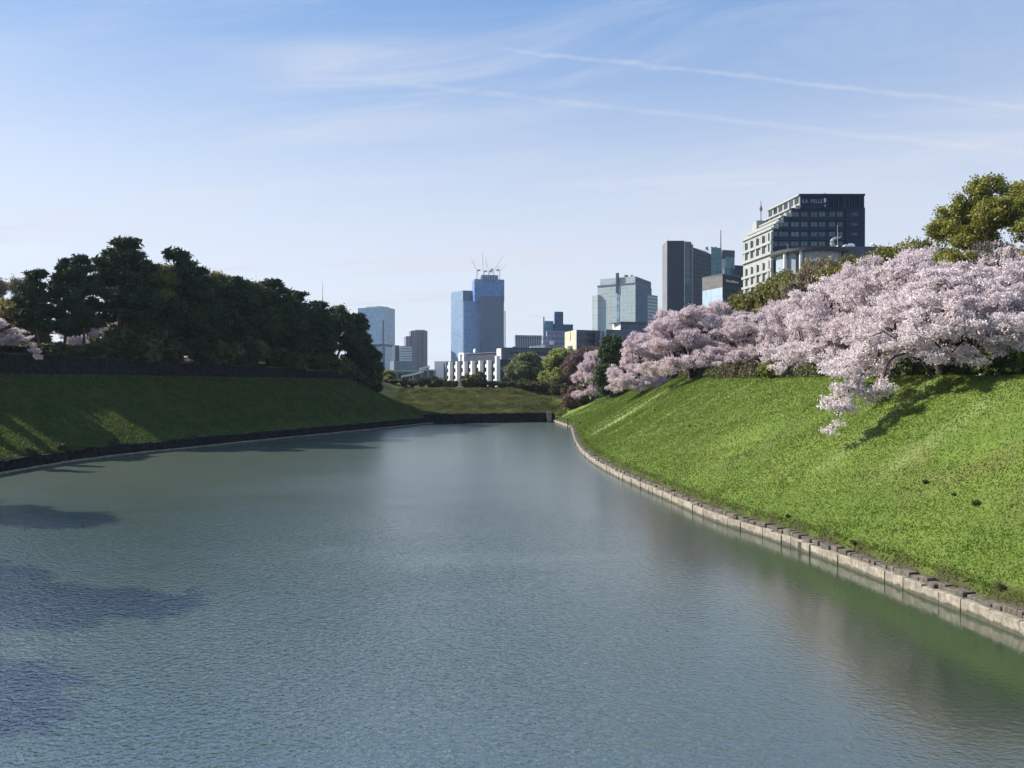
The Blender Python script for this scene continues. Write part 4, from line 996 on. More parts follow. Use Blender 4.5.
M_LIME = leaf_mat('fresh_lime_leaves', (0.110, 0.150, 0.020), (0.190, 0.220, 0.035), 0.3, 0.6)

def sample_tips(rg, clumps, n, shell=.45):
    c = np.array([k[:3] for k in clumps], float); r = np.array([k[3:6] for k in clumps], float)
    w = (r.prod(axis=1)) ** .62; w /= w.sum()
    i = rg.choice(len(clumps), n, p=w)
    d = rg.normal(size=(n, 3)); d /= np.linalg.norm(d, axis=1)[:, None]
    q = rg.uniform(shell ** 3, 1, n) ** (1 / 3)
    return c[i] + d * q[:, None] * r[i], i
def grow(rg, trunk, tips, w_path=.30, seg=1.0, wob=.12, sag=.0, rtip=.02, expo=.48, rmax=9):
    """connect every tip to the cheapest node already there; returns tube verts and faces"""
    trunk = np.asarray(trunk, float)
    nodes = [p for p in trunk]; par = [-1] + list(range(len(trunk) - 1))
    plen = np.r_[0, np.cumsum(np.linalg.norm(np.diff(trunk, axis=0), axis=1))].tolist()
    fork = trunk[-1]
    order = np.argsort(np.linalg.norm(tips - fork * .7, axis=1))
    A = np.zeros((len(trunk) + len(tips) * 12, 3)); A[:len(trunk)] = trunk
    PL = np.zeros(len(A)); PL[:len(trunk)] = plen
    n = len(trunk); lo = max(1, int(len(trunk) * .35))
    ends = []
    for k in order:
        t = tips[k]
        d = np.linalg.norm(A[lo:n] - t, axis=1) + w_path * PL[lo:n]
        j = lo + int(np.argmin(d)); p = A[j]
        L = np.linalg.norm(t - p); m = int(min(10, max(1, round(L / seg))))
        last = j
        side = rg.normal(size=3) * wob * L
        for i in range(1, m + 1):
            f = i / m
            q = p + (t - p) * f + side * math.sin(math.pi * f) + np.array([0, 0, sag * L * math.sin(math.pi * f)])
            A[n] = q; PL[n] = PL[last] + L / m; par.append(last); last = n; n += 1
        ends.append(last)
    cnt = np.zeros(n)
    for e in ends: cnt[e] += 1
    for i in range(n - 1, 0, -1): cnt[par[i]] += cnt[i]
    rad = np.minimum(rtip * np.maximum(cnt, 1) ** expo, rmax)
    return A[:n], np.array(par), rad
def tubes(A, par, rad, base_flare=1.5, sides=5, rmin=0.0):
    i = np.arange(1, len(A)); i = i[rad[i] > rmin]
    P0, P1 = A[par[i]], A[i]
    r1 = rad[i]; r0 = np.minimum(rad[par[i]], r1 * 1.35)
    isT = par[i] < 1; r0 = np.where(isT, r0 * base_flare, r0)
    d = P1 - P0; L = np.linalg.norm(d, axis=1); d /= np.maximum(L, 1e-6)[:, None]
    ref = np.where(np.abs(d[:, 2:3]) > .9, np.array([[1., 0, 0]]), np.array([[0, 0, 1.]]))
    a = np.cross(d, ref); a /= np.linalg.norm(a, axis=1)[:, None]; b = np.cross(d, a)
    V = []
    for k in range(sides):
        t = 2 * math.pi * k / sides; e = a * math.cos(t) + b * math.sin(t)
        V.append((P0 + e * r0[:, None], P1 + d * (r1 * .3)[:, None] + e * r1[:, None]))
    n = len(i); verts = np.zeros((n, 2 * sides, 3))
    for k in range(sides): verts[:, k], verts[:, sides + k] = V[k]
    base = np.arange(n)[:, None] * 2 * sides
    fs = [np.c_[base + k, base + (k + 1) % sides, base + sides + (k + 1) % sides, base + sides + k] for k in range(sides)]
    return verts.reshape(-1, 3), np.concatenate(fs)
def leaves(rg, centers, size, elong=1.5, outward=None, bias=.6, jitter=.35, up=.0):
    """one small four-cornered leaf (or flower cluster) per centre"""
    n = len(centers)
    nr = rg.normal(size=(n, 3)); nr /= np.linalg.norm(nr, axis=1)[:, None]
    if outward is not None:
        o = outward / np.maximum(np.linalg.norm(outward, axis=1), 1e-6)[:, None]
        nr = nr + o * bias
    nr[:, 2] += up
    nr /= np.linalg.norm(nr, axis=1)[:, None]
    a = np.cross(nr, rg.normal(size=(n, 3))); a /= np.maximum(np.linalg.norm(a, axis=1), 1e-6)[:, None]
    b = np.cross(nr, a)
    s = size * rg.uniform(1 - jitter, 1 + jitter, n)[:, None] * .5
    k = rg.uniform(-.35, .35, (n, 1))
    V = np.stack([centers - a * s * elong, centers + b * s + a * s * k, centers + a * s * elong + nr * s * .35, centers - b * s - a * s * k], axis=1)
    i = np.arange(n)[:, None] * 4
    return V.reshape(-1, 3), np.c_[i, i + 1, i + 2, i + 3]

class Proto:
    def __init__(s, trunk, crown, H, Rad): s.trunk, s.crown, s.H, s.R = trunk, crown, H, Rad
def make_proto(seed, trunk, clumps, ntips, per, size, sig, leaf, bark, elong=1.5, bias=.6, up=0., w_path=.3, wob=.12, sag=0., rtip=.02,
               expo=.48, shell=.45, rmin=0., along=.35, sides=5, rmax=9, name='tree'):
    rg = np.random.default_rng(seed)
    tips, ci = sample_tips(rg, clumps, ntips, shell)
    A, par, rad = grow(rg, trunk, tips, w_path, 1.0, wob, sag, rtip, expo, rmax)
    tv, tf = tubes(A, par, rad, sides=sides, rmin=rmin)
    c = np.array([k[:3] for k in clumps], float)
    src = tips; own = ci
    n = ntips * per
    j = rg.integers(0, ntips, n)
    cen = tips[j] + rg.normal(size=(n, 3)) * np.array(sig)
    out = cen - c[ci[j]]
    if along > 0:       # leaves along the thin twigs too
        thin = np.where((rad < rtip * 2.6) & (np.arange(len(rad)) >= len(trunk)))[0]
        m = int(n * along)
        k = rg.choice(thin, m); t = rg.uniform(0, 1, (m, 1))
        p = A[k] * t + A[par[k]] * (1 - t) + rg.normal(size=(m, 3)) * np.array(sig) * .6
        cen = np.r_[cen, p]; out = np.r_[out, rg.normal(size=(m, 3)) + np.array([0, 0, .5])]
    lv, lf = leaves(rg, cen, size, elong, out, bias, .4, up)
    tm = mesh_np(name + '_trunk', tv, tf, [bark], smooth=True)
    cm = mesh_np(name + '_crown', lv, lf, [leaf])
    H = np.percentile(lv[:, 2], 99.7); Rd = np.percentile(np.hypot(lv[:, 0], lv[:, 1]), 97)
    return Proto(tm, cm, float(H), float(Rd))

def trunk_line(rg, h, lean=(0, 0), n=6, wob=.15):
    return [(lean[0] * (i / n) ** 1.4 + (rg.normal() * wob if 0 < i else 0), lean[1] * (i / n) ** 1.4 + (rg.normal() * wob if 0 < i else 0), h * i / n - (.6 if i == 0 else 0)) for i in range(n + 1)]

def cherry_proto(seed, leaf, droop=None, rad=8.5, H=10.5, skirt=0):
    rg = np.random.default_rng(seed)
    cl = []
    nb = 13
    for k in range(nb):                      # wide limbs that end in flat hanging sprays
        a = 2 * math.pi * k / nb + rg.uniform(-.25, .25); rr = rad * rg.uniform(.55, .95)
        cl.append((rr * math.cos(a), rr * math.sin(a), H * rg.uniform(.20, .54), 3.0, 3.0, 1.15))
    for k in range(11):
        a = 2 * math.pi * k / 11 + rg.uniform(-.3, .3); rr = rad * rg.uniform(.3, .65)
        cl.append((rr * math.cos(a), rr * math.sin(a), H * rg.uniform(.52, .80), 2.9, 2.9, 1.25))
    for k in range(6):
        a = 2 * math.pi * k / 6 + rg.uniform(-.3, .3); rr = rad * rg.uniform(.05, .36)
        cl.append((rr * math.cos(a), rr * math.sin(a), H * rg.uniform(.80, .95), 2.5, 2.5, 1.1))
    for k in range(skirt):
        a = 2 * math.pi * k / skirt + rg.uniform(-.3, .3); rr = rad * rg.uniform(.7, 1.0)
        cl.append((rr * math.cos(a), rr * math.sin(a), H * rg.uniform(.05, .24), 2.8, 2.8, .7))
    if droop: cl += droop
    tr = trunk_line(rg, 2.3, (rg.uniform(-.8, .8), rg.uniform(-.8, .2)), 4, .12)
    return make_proto(seed, tr, cl, 820, 84, .15, (.36, .36, .16), leaf, M_BARKC, 1.7, .3, .15, .42, .13, .06, .030, .50, .08, 0., .38, name='cherry', rmax=.42)
def pine_proto(seed, H=20, spread=4.6, low=.33, ntips=260):
    rg = np.random.default_rng(seed); cl = []
    lean = (rg.uniform(-1.4, 1.4), rg.uniform(-1, 1))
    n = 11
    for i in range(n):
        f = low + (1 - low) * i / (n - 1); z = H * (f - .035)
        rr = spread * (1.05 - .80 * ((f - low) / (1 - low)) ** 1.5)
        for q in range(3 if i < n - 2 else 2):
            a = rg.uniform(0, 2 * math.pi) if q else i * 2.4
            o = rr * rg.uniform(.35, .85) if i < n - 1 else rr * .25
            s = rg.uniform(.75, 1.25)
            cl.append((lean[0] * f ** 1.4 + o * math.cos(a), lean[1] * f ** 1.4 + o * math.sin(a), z + rg.uniform(-.5, .5), 1.65 * s, 1.65 * s, .55 * s))
    tr = trunk_line(rg, H * .93, lean, 10, .16)
    return make_proto(seed, tr, cl, ntips, 64, .30, (.46, .46, .26), M_PINE, M_BARKP, 3.4, .3, .2, .12, .08, .05, .028, .50, .2, .0, .25, name='pine', rmax=.36)
def dome_proto(seed, H, spread, low, leaf, ntips=420, per=60, size=.36, flat=1.0, nclump=34, sig=.42, csize=1.0, wob=.1, trunk=.3, name='broadleaf'):
    rg = np.random.default_rng(seed); cl = []
    for k in range(nclump):
        u = rg.uniform(0, 1); a = k * 2.399 + rg.uniform(-.3, .3)
        z = low + (1 - low) * (u ** .8); prof = math.sqrt(max(.04, 1 - ((z - (low + .30 * (1 - low))) / (1.02 - (low + .30 * (1 - low)))) ** 2)) if z > low + .3 * (1 - low) else .75 + .25 * (z - low) / (.3 * (1 - low))
        rr = spread * prof * rg.uniform(.55, .92)
        s = spread * .27 * rg.uniform(.75, 1.3) * csize
        cl.append((rr * math.cos(a), rr * math.sin(a), H * z - s * .5, s, s, s * .78 * flat))
    tr = trunk_line(rg, H * trunk, (rg.uniform(-.5, .5), rg.uniform(-.5, .5)), 5, .1)
    return make_proto(seed, tr, cl, ntips, per, size, (sig, sig, sig * .8), leaf, M_BARK, 1.5, .8, .1, .3, wob, .04, .022, .50, .55, 0., .15, name=name)
def bare_proto(seed, H, spread, leaf, name='bare'):
    rg = np.random.default_rng(seed); cl = []
    for k in range(26):
        z = rg.uniform(.35, 1); a = k * 2.399; rr = spread * math.sqrt(max(.05, 1 - ((z - .55) / .5) ** 2)) * rg.uniform(.3, .9)
        cl.append((rr * math.cos(a), rr * math.sin(a), H * z - .8, 1.6, 1.6, 1.3))
    tr = trunk_line(rg, H * .3, (0, 0), 4, .1)
    return make_proto(seed, tr, cl, 900, 34, .15, (.35, .35, .35), leaf, M_BARK, 4.5, .1, .2, .25, .06, .05, .014, .50, .2, 0., .5, sides=4, name=name)
def shrub_proto(seed, leaf, n=2600, name='shrub', size=.20):
    rg = np.random.default_rng(seed); cl = []
    for k in range(9):
        a = k * 2.4; rr = rg.uniform(.1, .75)
        cl.append((rr * math.cos(a), rr * math.sin(a), rg.uniform(.45, 1.35), .55, .55, .45))
    tr = [(0, 0, -.3), (.02, 0, .15), (.0, .03, .35)]
    return make_proto(seed, tr, cl, 60, int(n / 60), size, (.16, .16, .13), leaf, M_BARK, 1.5, .6, .2, .3, .1, 0, .014, .45, .5, 0., .1, sides=4, name=name)

def place(kind, proto, x, y, H, wide=1.0, rz=0., label=None, cat='tree', group=None, z=None, radius=None, tilt=(0, 0)):
    s = H / proto.H
    w = s * wide if radius is None else radius / proto.R
    zz = gz(x, y) if z is None else z
    root = empty(kind, (x, y, zz), rz)
    root.rotation_euler = (tilt[0], tilt[1], rz)
    root.scale = (w, w, s)
    tag(root, label, cat, group)
    link('trunk', proto.trunk, root); link('crown', proto.crown, root)
    return root
def place_px(kind, proto, px, Y, ytop, radius=None, rz=0., label=None, cat='tree', group=None, z=None, base=None):
    x = xpx(px, Y); b = (gz(x, Y) if z is None else z)
    return place(kind, proto, x, Y, zpx(ytop, Y) - b, 1.0, rz, label, cat, group, b, radius)

# prototypes
CH = [cherry_proto(11, M_BLOSSOM, skirt=6), cherry_proto(12, M_BLOSSOM, skirt=5), cherry_proto(13, M_BLOSSOM2, skirt=11), cherry_proto(14, M_BLOSSOM, skirt=5)]
PI = [pine_proto(21), pine_proto(22, spread=3.6), pine_proto(23, spread=5.2, low=.4), pine_proto(24, spread=4.2, low=.25)]
DK = [dome_proto(31, 14, 5.5, .22, M_DARKLEAF, size=.30, per=80), dome_proto(32, 14, 5.0, .18, M_DARKLEAF, size=.30, per=80)]
EV = [dome_proto(41, 14, 5.5, .12, M_EVERG, size=.24, per=100), dome_proto(42, 14, 6.0, .12, M_EVERG, size=.24, per=100)]
SH = [shrub_proto(51, M_SHRUB), shrub_proto(52, M_SHRUB), shrub_proto(53, M_SHRUBB)]

# --- right bank: cherries  (column, depth, top row, radius, proto, turn)
G = 'cherry trees in blossom along the right bank'
big = cherry_proto(17, M_BLOSSOM, [(-8.6, -2.4, 1.6, 2.2, 1.8, .8), (-10.2, -3.4, .3, 1.6, 1.3, .8), (-11.2, -4.0, -1.1, 1.2, 1.0, .8), (-11.8, -4.4, -2.3, .8, .8, .9), (-12.2, -4.6, -3.2, .7, .7, .9), (-12.3, -4.8, -4.3, .6, .6, .8), (-12.6, -4.9, -5.2, .45, .45, .6), (-11.2, -4.6, -2.6, .8, .8, .8), (-8.8, -4.8, -2.2, 1.0, .8, .6), (-7.6, -5.0, -1.0, 1.2, 1.0, .6), (-9.6, -4.2, -.9, 1.3, 1.1, .8),
                             (-7.4, -3.2, 3.0, 2.4, 2.0, .9), (-5.6, -4.6, 2.6, 2.6, 2.0, .8), (-2.0, -6.0, 2.2, 2.6, 2.0, .8), (2.2, -6.5, 2.6, 2.6, 2.0, .8)], rad=9.0, skirt=6)
place_px('cherry_tree', big, 940, 69, 268, None, 0, 'nearest cherry tree, its long flowering bough hanging low over the sunlit grass', 'cherry tree', G)
for px, Y, yt, r, p, rz, lab in (
    (1018, 72, 262, 9.0, 1, 1.0, 'cherry tree at the right edge with dark shade and hedge beneath it'),
    (985, 92, 246, 8.5, 0, 2.1, 'cherry tree whose top meets the foot of the big camphor crown'),
    (905, 86, 258, 8.5, 3, 0.4, 'cherry tree left behind the one with the hanging bough'),
    (925, 108, 250, 8.0, 1, 3.9, 'rear cherry tree just left of the camphor crown, under the evergreens'),
    (1045, 100, 248, 8.5, 3, 2.9, 'cherry tree mostly cut off by the right edge, behind its neighbours'),
    (838, 97, 280, 8.6, 0, 4.4, 'broad cherry tree with dark limbs showing, in front of the olive evergreens'),
    (868, 116, 262, 8.0, 3, 5.3, 'cherry tree climbing up to the dark flat roof behind the evergreens'),
    (800, 124, 296, 7.6, 1, 0.9, 'cherry tree left of the broad one, below the bare tan tree'),
    (745, 136, 313, 7.6, 3, 2.3, 'greyer cherry tree with visible trunk above the brown hedge'),
    (775, 156, 303, 7.6, 0, 3.3, 'rear cherry tree under the left foot of the olive evergreens'),
    (690, 142, 309, 9.4, 2, 1.7, 'wide pinkish cherry tree sweeping down onto the grass crest'),
    (716, 178, 303, 8.2, 2, 4.1, 'rear cherry tree below the dark sign building'),
    (642, 172, 334, 7.4, 2, 5.9, 'lower pinkish cherry tree at the left foot of the wide pink one'),
    (668, 186, 312, 7.6, 2, 0.2, 'rear pinkish cherry tree below the dark navy tower'),
    (592, 222, 352, 5.4, 2, 2.7, 'small pale pink cherry tree, leftmost on the right bank'),
):
    place_px('cherry_tree', CH[p], px, Y, yt, r, rz, lab, 'cherry tree', G)

# --- right: evergreen belt, bare tree, camphor, dark conifer
G = 'olive evergreens behind the cherries'
for k, (px, Y, yt, r, lab) in enumerate(((742, 208, 297, 7, 'olive evergreen, lowest and leftmost of the belt, under the white hotel facade'),
    (760, 200, 288, 7, 'olive evergreen in front of the lower hotel windows'),
    (778, 188, 274, 7, 'dark olive evergreen before the round pavilion drum'),
    (800, 178, 272, 7, 'olive evergreen between the round pavilion and the bare tan tree'),
    (838, 158, 269, 7, 'olive evergreen to the right of the bare tan tree'),
    (858, 148, 261, 7, 'olive evergreen below the white roof tanks'),
    (880, 138, 252, 6.5, 'olive evergreen beneath the row of cooling units'),
    (900, 130, 246, 6.5, 'olive evergreen against the open sky right of the hotel'),
    (922, 124, 243, 6, 'olive evergreen next to the left rim of the camphor crown'))):
    place_px('evergreen_tree', EV[k % 2], px, Y, yt, r, k * 1.3, lab, 'evergreen tree', G)
tan = bare_proto(61, 13, 5.5, M_TAN)
place_px('bare_tree', tan, 815, 168, 261, 7, .5, 'leafless tan tree among the olive evergreens before the pavilion', 'tree')
def camphor():
    rg = np.random.default_rng(71); cl = []
    H, S = 24.0, 10.5
    for k in range(46):
        u = rg.uniform(0, 1) ** .75; a = k * 2.399
        z = .38 + .58 * u; rr = S * math.sqrt(max(.03, 1 - ((z - .50) / .50) ** 2)) * rg.uniform(.55, .95)
        s = rg.uniform(1.4, 2.4); cl.append((rr * math.cos(a), rr * math.sin(a), H * z, s, s, s * .75))
    tr = trunk_line(rg, H * .26, (.4, 0), 5, .15)
    return make_proto(71, tr, cl, 680, 160, .21, (.42, .42, .30), M_CAMPHOR, M_BARK, 1.4, .9, .15, .32, .12, .05, .026, .50, .6, 0., .1, name='camphor')
place_px('camphor_tree', camphor(), 1008, 96, 181, 9.8, .3, 'huge olive green camphor tree rising over the cherries at the right edge', 'tree')
place_px('conifer', dome_proto(72, 12, 3.2, .08, M_DARKLEAF, 300, 60, .34, name='conifer'), 612, 205, 337, 4.6, .3, 'dark green conifer standing between pink cherries on the right bank', 'tree')

# --- far bank: pale green trees and bare reddish trees
wl = dome_proto(73, 11, 5, .10, M_WILLOW, 340, 44, .40, name='willow', wob=.16)
wl2 = dome_proto(74, 11, 4.6, .14, M_WILLOW2, 340, 40, .40, name='pale_tree', wob=.16)
rd = bare_proto(75, 11, 4.6, M_REDTWIG, 'reddish')
place_px('leafy_tree', wl2, 526, 262, 353, 6.6, .3, 'grey green round tree right of the white finned building', 'tree')
place_px('leafy_tree', wl, 559, 250, 349, 6.2, 1.3, 'fresh yellow green tree left of the reddish bare trees', 'tree')
place_px('leafy_tree', wl, 546, 268, 362, 4.6, 2.6, 'small yellow green tree between the two taller pale trees', 'tree')
place_px('leafy_tree', wl2, 574, 272, 350, 4.8, 4.1, 'grey green tree before the beige building', 'tree')
place_px('bare_tree', rd, 586, 240, 348, 6.6, .4, 'reddish brown budding tree beside the leftmost pink cherry', 'tree')
place_px('bare_tree', rd, 575, 246, 362, 5.0, 2.4, 'lower reddish budding tree at the far corner of the moat', 'tree')
place_px('red_shrub', shrub_proto(76, M_REDBUSH, 2600), 572, 226, 386, 3.2, 0, 'red brown shrub at the far corner below the leftmost cherry', 'shrub')
place_px('red_shrub', shrub_proto(77, M_REDBUSH, 2600), 581, 223, 391, 2.4, 1, 'lower red brown shrub right of the bigger one, on the bank', 'shrub')
G = 'clipped shrubs along the far bank'
for k, (px, Y, yt, r, p, lab) in enumerate(((392, 246, 379.7, 2.6, 2, 'brownish shrub at the left end of the far bank'), (403, 244, 377.1, 1.4, 0, 'dark round shrub below the white bridge deck'),
    (413, 246, 379.9, 2.2, 2, 'small brown shrub below the bridge pier'), (424, 245, 377.2, 2.2, 2, 'brown shrub left of the white building'),
    (437, 246, 376.4, 2.9, 0, 'tall shrub below the white end wing'), (447, 244, 379.5, 2.0, 0, 'low dark shrub before the first white fin'),
    (452, 250, 380.7, 2.2, 2, 'low brown shrub between the first white fins'), (465, 246, 374.1, 1.7, 0, 'bushy green shrub before the middle fins'),
    (476, 245, 371.9, 3.4, 0, 'tallest dark shrub before the middle fins'), (484, 247, 378.7, 1.9, 0, 'low dark shrub right of the tallest one'),
    (493, 246, 380.9, 2.3, 2, 'low brownish shrub before the right fins'), (502, 246, 381.0, 1.6, 0, 'low shrub at the right corner of the finned building'),
    (512, 247, 381.2, 2.7, 0, 'shrub before the shaded right wing'), (522, 244, 379.1, 1.8, 0, 'dark shrub under the grey green tree'), (534, 243, 381.4, 3.2, 2, 'brownish shrub between the two pale trees'),
    (545, 243, 381.2, 2.1, 0, 'dark shrub under the yellow green tree'), (558, 240, 382.9, 2.9, 0, 'dark shrub at the right end of the far bank'))):
    place_px('shrub', SH[p], px, Y, yt, r, k * 1.1, lab, 'shrub', G)
place_px('leafy_tree', wl, 388.5, 252, 370, 3.0, .8, 'small bright yellow green tree against the dark pines by the far bank', 'tree')

# --- left: pines above the retaining wall
G = 'pines on the left bank'
L_ = [(38, 8, 271, 1, 3.4, 'slim pine, leftmost of the row, right of the yellowish tree'), (66, 9, 261, 3, 3.3, 'pine with open sky gaps between its branches, second from the left'),
      (84, 5, 257, 0, 3.5, 'pine leaning into the left side of the tallest one'), (119, 5, 239, 2, 6.4, 'tallest pine, with a broad ragged crown'),
      (146, 10, 263, 3, 5.0, 'pine filling the dip right of the tallest pine'), (179, 6, 251, 1, 4.6, 'pointed tall pine right of the dip'),
      (196, 4, 268, 0, 4.6, 'pine on the right shoulder of the pointed tall pine'), (236, 5, 279, 3, 5.0, 'dark pine below the short radio mast'),
      (276, 6, 281, 0, 5.2, 'pine with the spiky top left of the lattice mast'), (300, 5, 292, 3, 5.0, 'dark pine just left of the lattice mast'),
      (320, 4, 302, 0, 4.8, 'dark pine at the foot of the lattice mast'), (356, 5, 314, 3, 4.8, 'pine at the right end of the row, before the pale tower')]
for k, (px, off, yt, p, r, lab) in enumerate(L_):
    x, y = wall_at(px, off) if px != 38 else (0, 143)
    place_px('pine_tree', PI[p], px, y, yt, r, k * 2.1, lab, 'pine tree', G)
G = 'dark broadleaf trees among the left pines'
for k, (px, off, yt, r, lab) in enumerate(((28, 9, 306, 4.6, 'dark low tree behind the left-hand blossom'), (134, 7, 290, 6, 'dark broadleaf tree under the tallest pine, right side'),
    (160, 9, 267, 6, 'broadleaf tree with olive top in the dip of the row'), (206, 9, 277, 6.5, 'rounded dark tree right of the pointed pine'), (222, 10, 274.5, 6.5, 'broadleaf tree with sunlit olive crown left of the short mast'),
    (252, 8, 285, 7, 'rounded dark tree between the two radio masts'), (262, 12, 282, 6, 'olive topped tree right under the short mast'), (288, 5, 300, 6, 'rounded dark tree, lower, left of the lattice mast'), (314, 6, 312, 6, 'low rounded dark tree under the lattice mast'),
    (338, 6, 308, 6, 'rounded broadleaf tree near the right end of the row'), (360, 4, 334, 4.2, 'low dark tree ending the row at the pale tower'), (180, 4, 300, 6, 'low dark tree under the pointed pine'))):
    x, y = wall_at(px, off) if px != 28 else (0, 168)
    place_px('broadleaf_tree', (EV if 'olive' in lab or 'sunlit' in lab else DK)[k % 2], px, y, yt, r, k * 1.7, lab, 'tree', G)
x, y = wall_at(374, 2.5)
place_px('conifer', dome_proto(78, 9, 2.6, .05, M_DARKLEAF, 260, 60, .32, name='conifer'), 374, y, 350, 2.8, .3, 'small dark conifer closing the right end of the pine row', 'tree')
G = G0_ = 'dark undergrowth bushes on the left wall'
labs = ['dark bush under the pine with sky gaps', 'dark bush under the leaning pine', 'dark bush under the tallest pine', 'dark bush under the dip of the row',
        'dark bush under the pointed pine', 'dark bush right of the pointed pine', 'dark bush under the sunlit olive crown', 'dark bush under the short mast', 'dark bush between the masts', 'dark bush left of the lattice mast', 'dark bush under the lattice mast', 'dark bush near the right end of the pine row', 'dark bush at the right end of the wall']
for k, px in enumerate((68, 92, 120, 145, 172, 200, 224, 250, 274, 298, 322, 346, 366)):
    x, y = wall_at(px, 2.6 + (k % 3) * .8)
    place('bush', SH[k % 2], x, y, (4.6 + (k % 4) * .6) if k > 1 else 2.4, 1.0, k, labs[k], 'bush', G, radius=4.6 if k > 1 else 3.2)
lc = cherry_proto(15, M_BLOSSOM, [(8.5, 0., 5.0, 2.2, 1.6, .7), (10.5, .3, 3.4, 1.8, 1.4, .7), (11.6, .4, 1.6, 1.4, 1.2, .8), (12.4, .2, .0, .9, .8, .9), (12.9, .2, -1.4, .6, .6, .7)])
place_px('cherry_tree', lc, -27, 126, 306, 7.2, .3, 'shaded lilac grey cherry tree at the left edge, hanging over the dark wall', 'cherry tree')
place_px('leafy_tree', dome_proto(79, 12, 5, .15, M_YELLOW, 300, 50, .42, name='yellow_tree'), 22, 150, 299, 6.0, 1., 'sunlit yellowish tree behind the blossom at the left edge', 'tree')
place_px('bare_tree', tan, 8, 175, 279, 7, 2., 'leafless grey tree behind the yellowish tree at the left edge', 'tree')
place_px('cherry_tree', CH[2], 84, 205, 316, 8, 2., 'distant pinkish cherry seen through the gaps between the left pines', 'cherry tree')
place_px('cherry_tree', CH[2], 112, 215, 322, 8, 3., 'distant brownish pink cherry seen behind the trunk of the tallest pine', 'cherry tree')
for px, lab in ((6, 'low dark bush behind the wall at the left edge, under the blossom'), (27, 'low dark bush behind the wall, right of the one at the left edge'), (47, 'low dark bush behind the wall below the slim leftmost pine')):
    x, y = wall_at(px, 6)
    place('bush', SH[0], x, y, 1.6, 1.0, px, lab, 'bush', G0_, radius=3.4)
# unseen pines sized for water shadows, two slim ones added to stripe the bank
for k, (x, y, H) in enumerate(((-91, 82, 26), (-76, 58, 33), (-75, 54.5, 30), (-71, 44, 31), (-69, 41.5, 30), (-73, 40, 30), (-99, 119.5, 15), (-98, 114, 16))):
    place('pine_tree', PI[k % 4], x, y, H, .95 if H > 20 else .4, k, 'unseen pine left of the picture, placed for the shadow it casts', 'pine tree', 'unseen pines beyond the left edge, placed for shadows')

# --- hedges under the cherries
def hedge(p0, p1, h, w, leaf, label, seed, name='hedge'):
    rg = np.random.default_rng(seed); p0, p1 = np.array(p0, float), np.array(p1, float)
    L = np.linalg.norm(p1 - p0); n = int(L * 420)
    t = rg.uniform(0, 1, n); d = (p1 - p0) / L; nn = np.array([-d[1], d[0]])
    a = rg.uniform(0, 2 * math.pi, n)
    prof = 1 + .18 * np.sin(t * L * 1.1 + seed) + .12 * np.sin(t * L * 2.7)
    off = np.cos(a) * w * .5 * prof * rg.uniform(.75, 1.05, n); zz = (np.abs(np.sin(a)) ** .6) * h * prof * rg.uniform(.6, 1.03, n)
    xy = p0 + t[:, None] * (p1 - p0) + nn * off[:, None]
    base = ground(xy)[0]
    c = np.c_[xy, base + np.maximum(zz, .05)]
    out = np.c_[nn * np.cos(a)[:, None], np.abs(np.sin(a))]
    v, f = leaves(rg, c, .26, 1.4, out, .9)
    o = tag(link(name, mesh_np(name, v, f, [leaf])), label, 'hedge'); return o
def crest_pt(px, extra):
    """point on the sight line of a column, `extra` metres past the grass crest"""
    lo, hi = 30.0, 230.0
    Ys = np.arange(30, 232, .5); P = np.c_[(px - W2) / F * Ys, Ys]
    r = ground(P); g = r[1] - r[4] - extra
    i = np.where(g >= 0)[0]
    k = i[0]
    return P[k]
hedge(crest_pt(672, .5), crest_pt(722, .5), 1.5, 1.6, M_SHRUB, 'dark green hedge along the crest under the wide pinkish cherry', 81)
hedge(crest_pt(724, .5), crest_pt(764, .5), 1.9, 1.8, M_SHRUBB, 'brownish hedge along the crest under the greyer cherry', 82)
hedge(crest_pt(768, .8), crest_pt(826, .8), 1.3, 1.6, M_SHRUB, 'dark hedge under the broad cherry with dark limbs', 83)
hedge(crest_pt(900, 1.5), crest_pt(1030, 1.5), 1.5, 1.8, M_DARKLEAF, 'dark shaded hedge at the right edge under the cherries', 84)
p = crest_pt(768, -.4); place('lime_bush', shrub_proto(85, M_LIME, 2000), p[0], p[1], 2.2, 1.0, 0, 'bright lime green bush at the right end of the brownish hedge', 'bush', radius=1.7)
p = crest_pt(1004, 3.5); place('lime_bush', shrub_proto(86, M_LIME, 2000), p[0], p[1], 3.2, 1.0, 0, 'olive lime bush above the dark hedge at the right edge', 'bush', radius=2.4)

# --- weeds and small shrubs on the slope
G = 'dark weed tufts on the right slope'
for k, (px, py, s, lab) in enumerate(((788, 519, .55, 'dark weed tuft just above the stone wall'), (925, 484, .6, 'dark weed tuft in the middle of the open slope, higher one'),
      (976, 507, .65, 'dark weed tuft low on the slope at the right'), (854, 546, .5, 'dark tuft growing on the wall edge'), (690, 427, .5, 'small dark weed below the wide pinkish cherry'),
      (1001, 593, .6, 'dark weed tuft at the right end of the wall'), (580, 424, .9, 'dark bush at the wall corner by the iron pole'), (655, 411, .6, 'small dark weed on the far slope near the pale track'), (954, 497, .4, 'smallest weed tuft between the two slope tufts'))):
    Ys = np.arange(34, 200, .25); P = np.c_[(px - W2) / F * Ys, Ys]
    zt = ground(P)[0]; ray = EYE + (HZ - py) / F * Ys
    i = np.where((zt > ray) & (zt > 0.5))[0]
    if len(i): place('weed_tuft', SH[0], P[i[0], 0], P[i[0], 1], s * .55, 1.0, k, lab, 'weed', G, radius=s * .32)
G = 'weeds growing on the left toe wall'
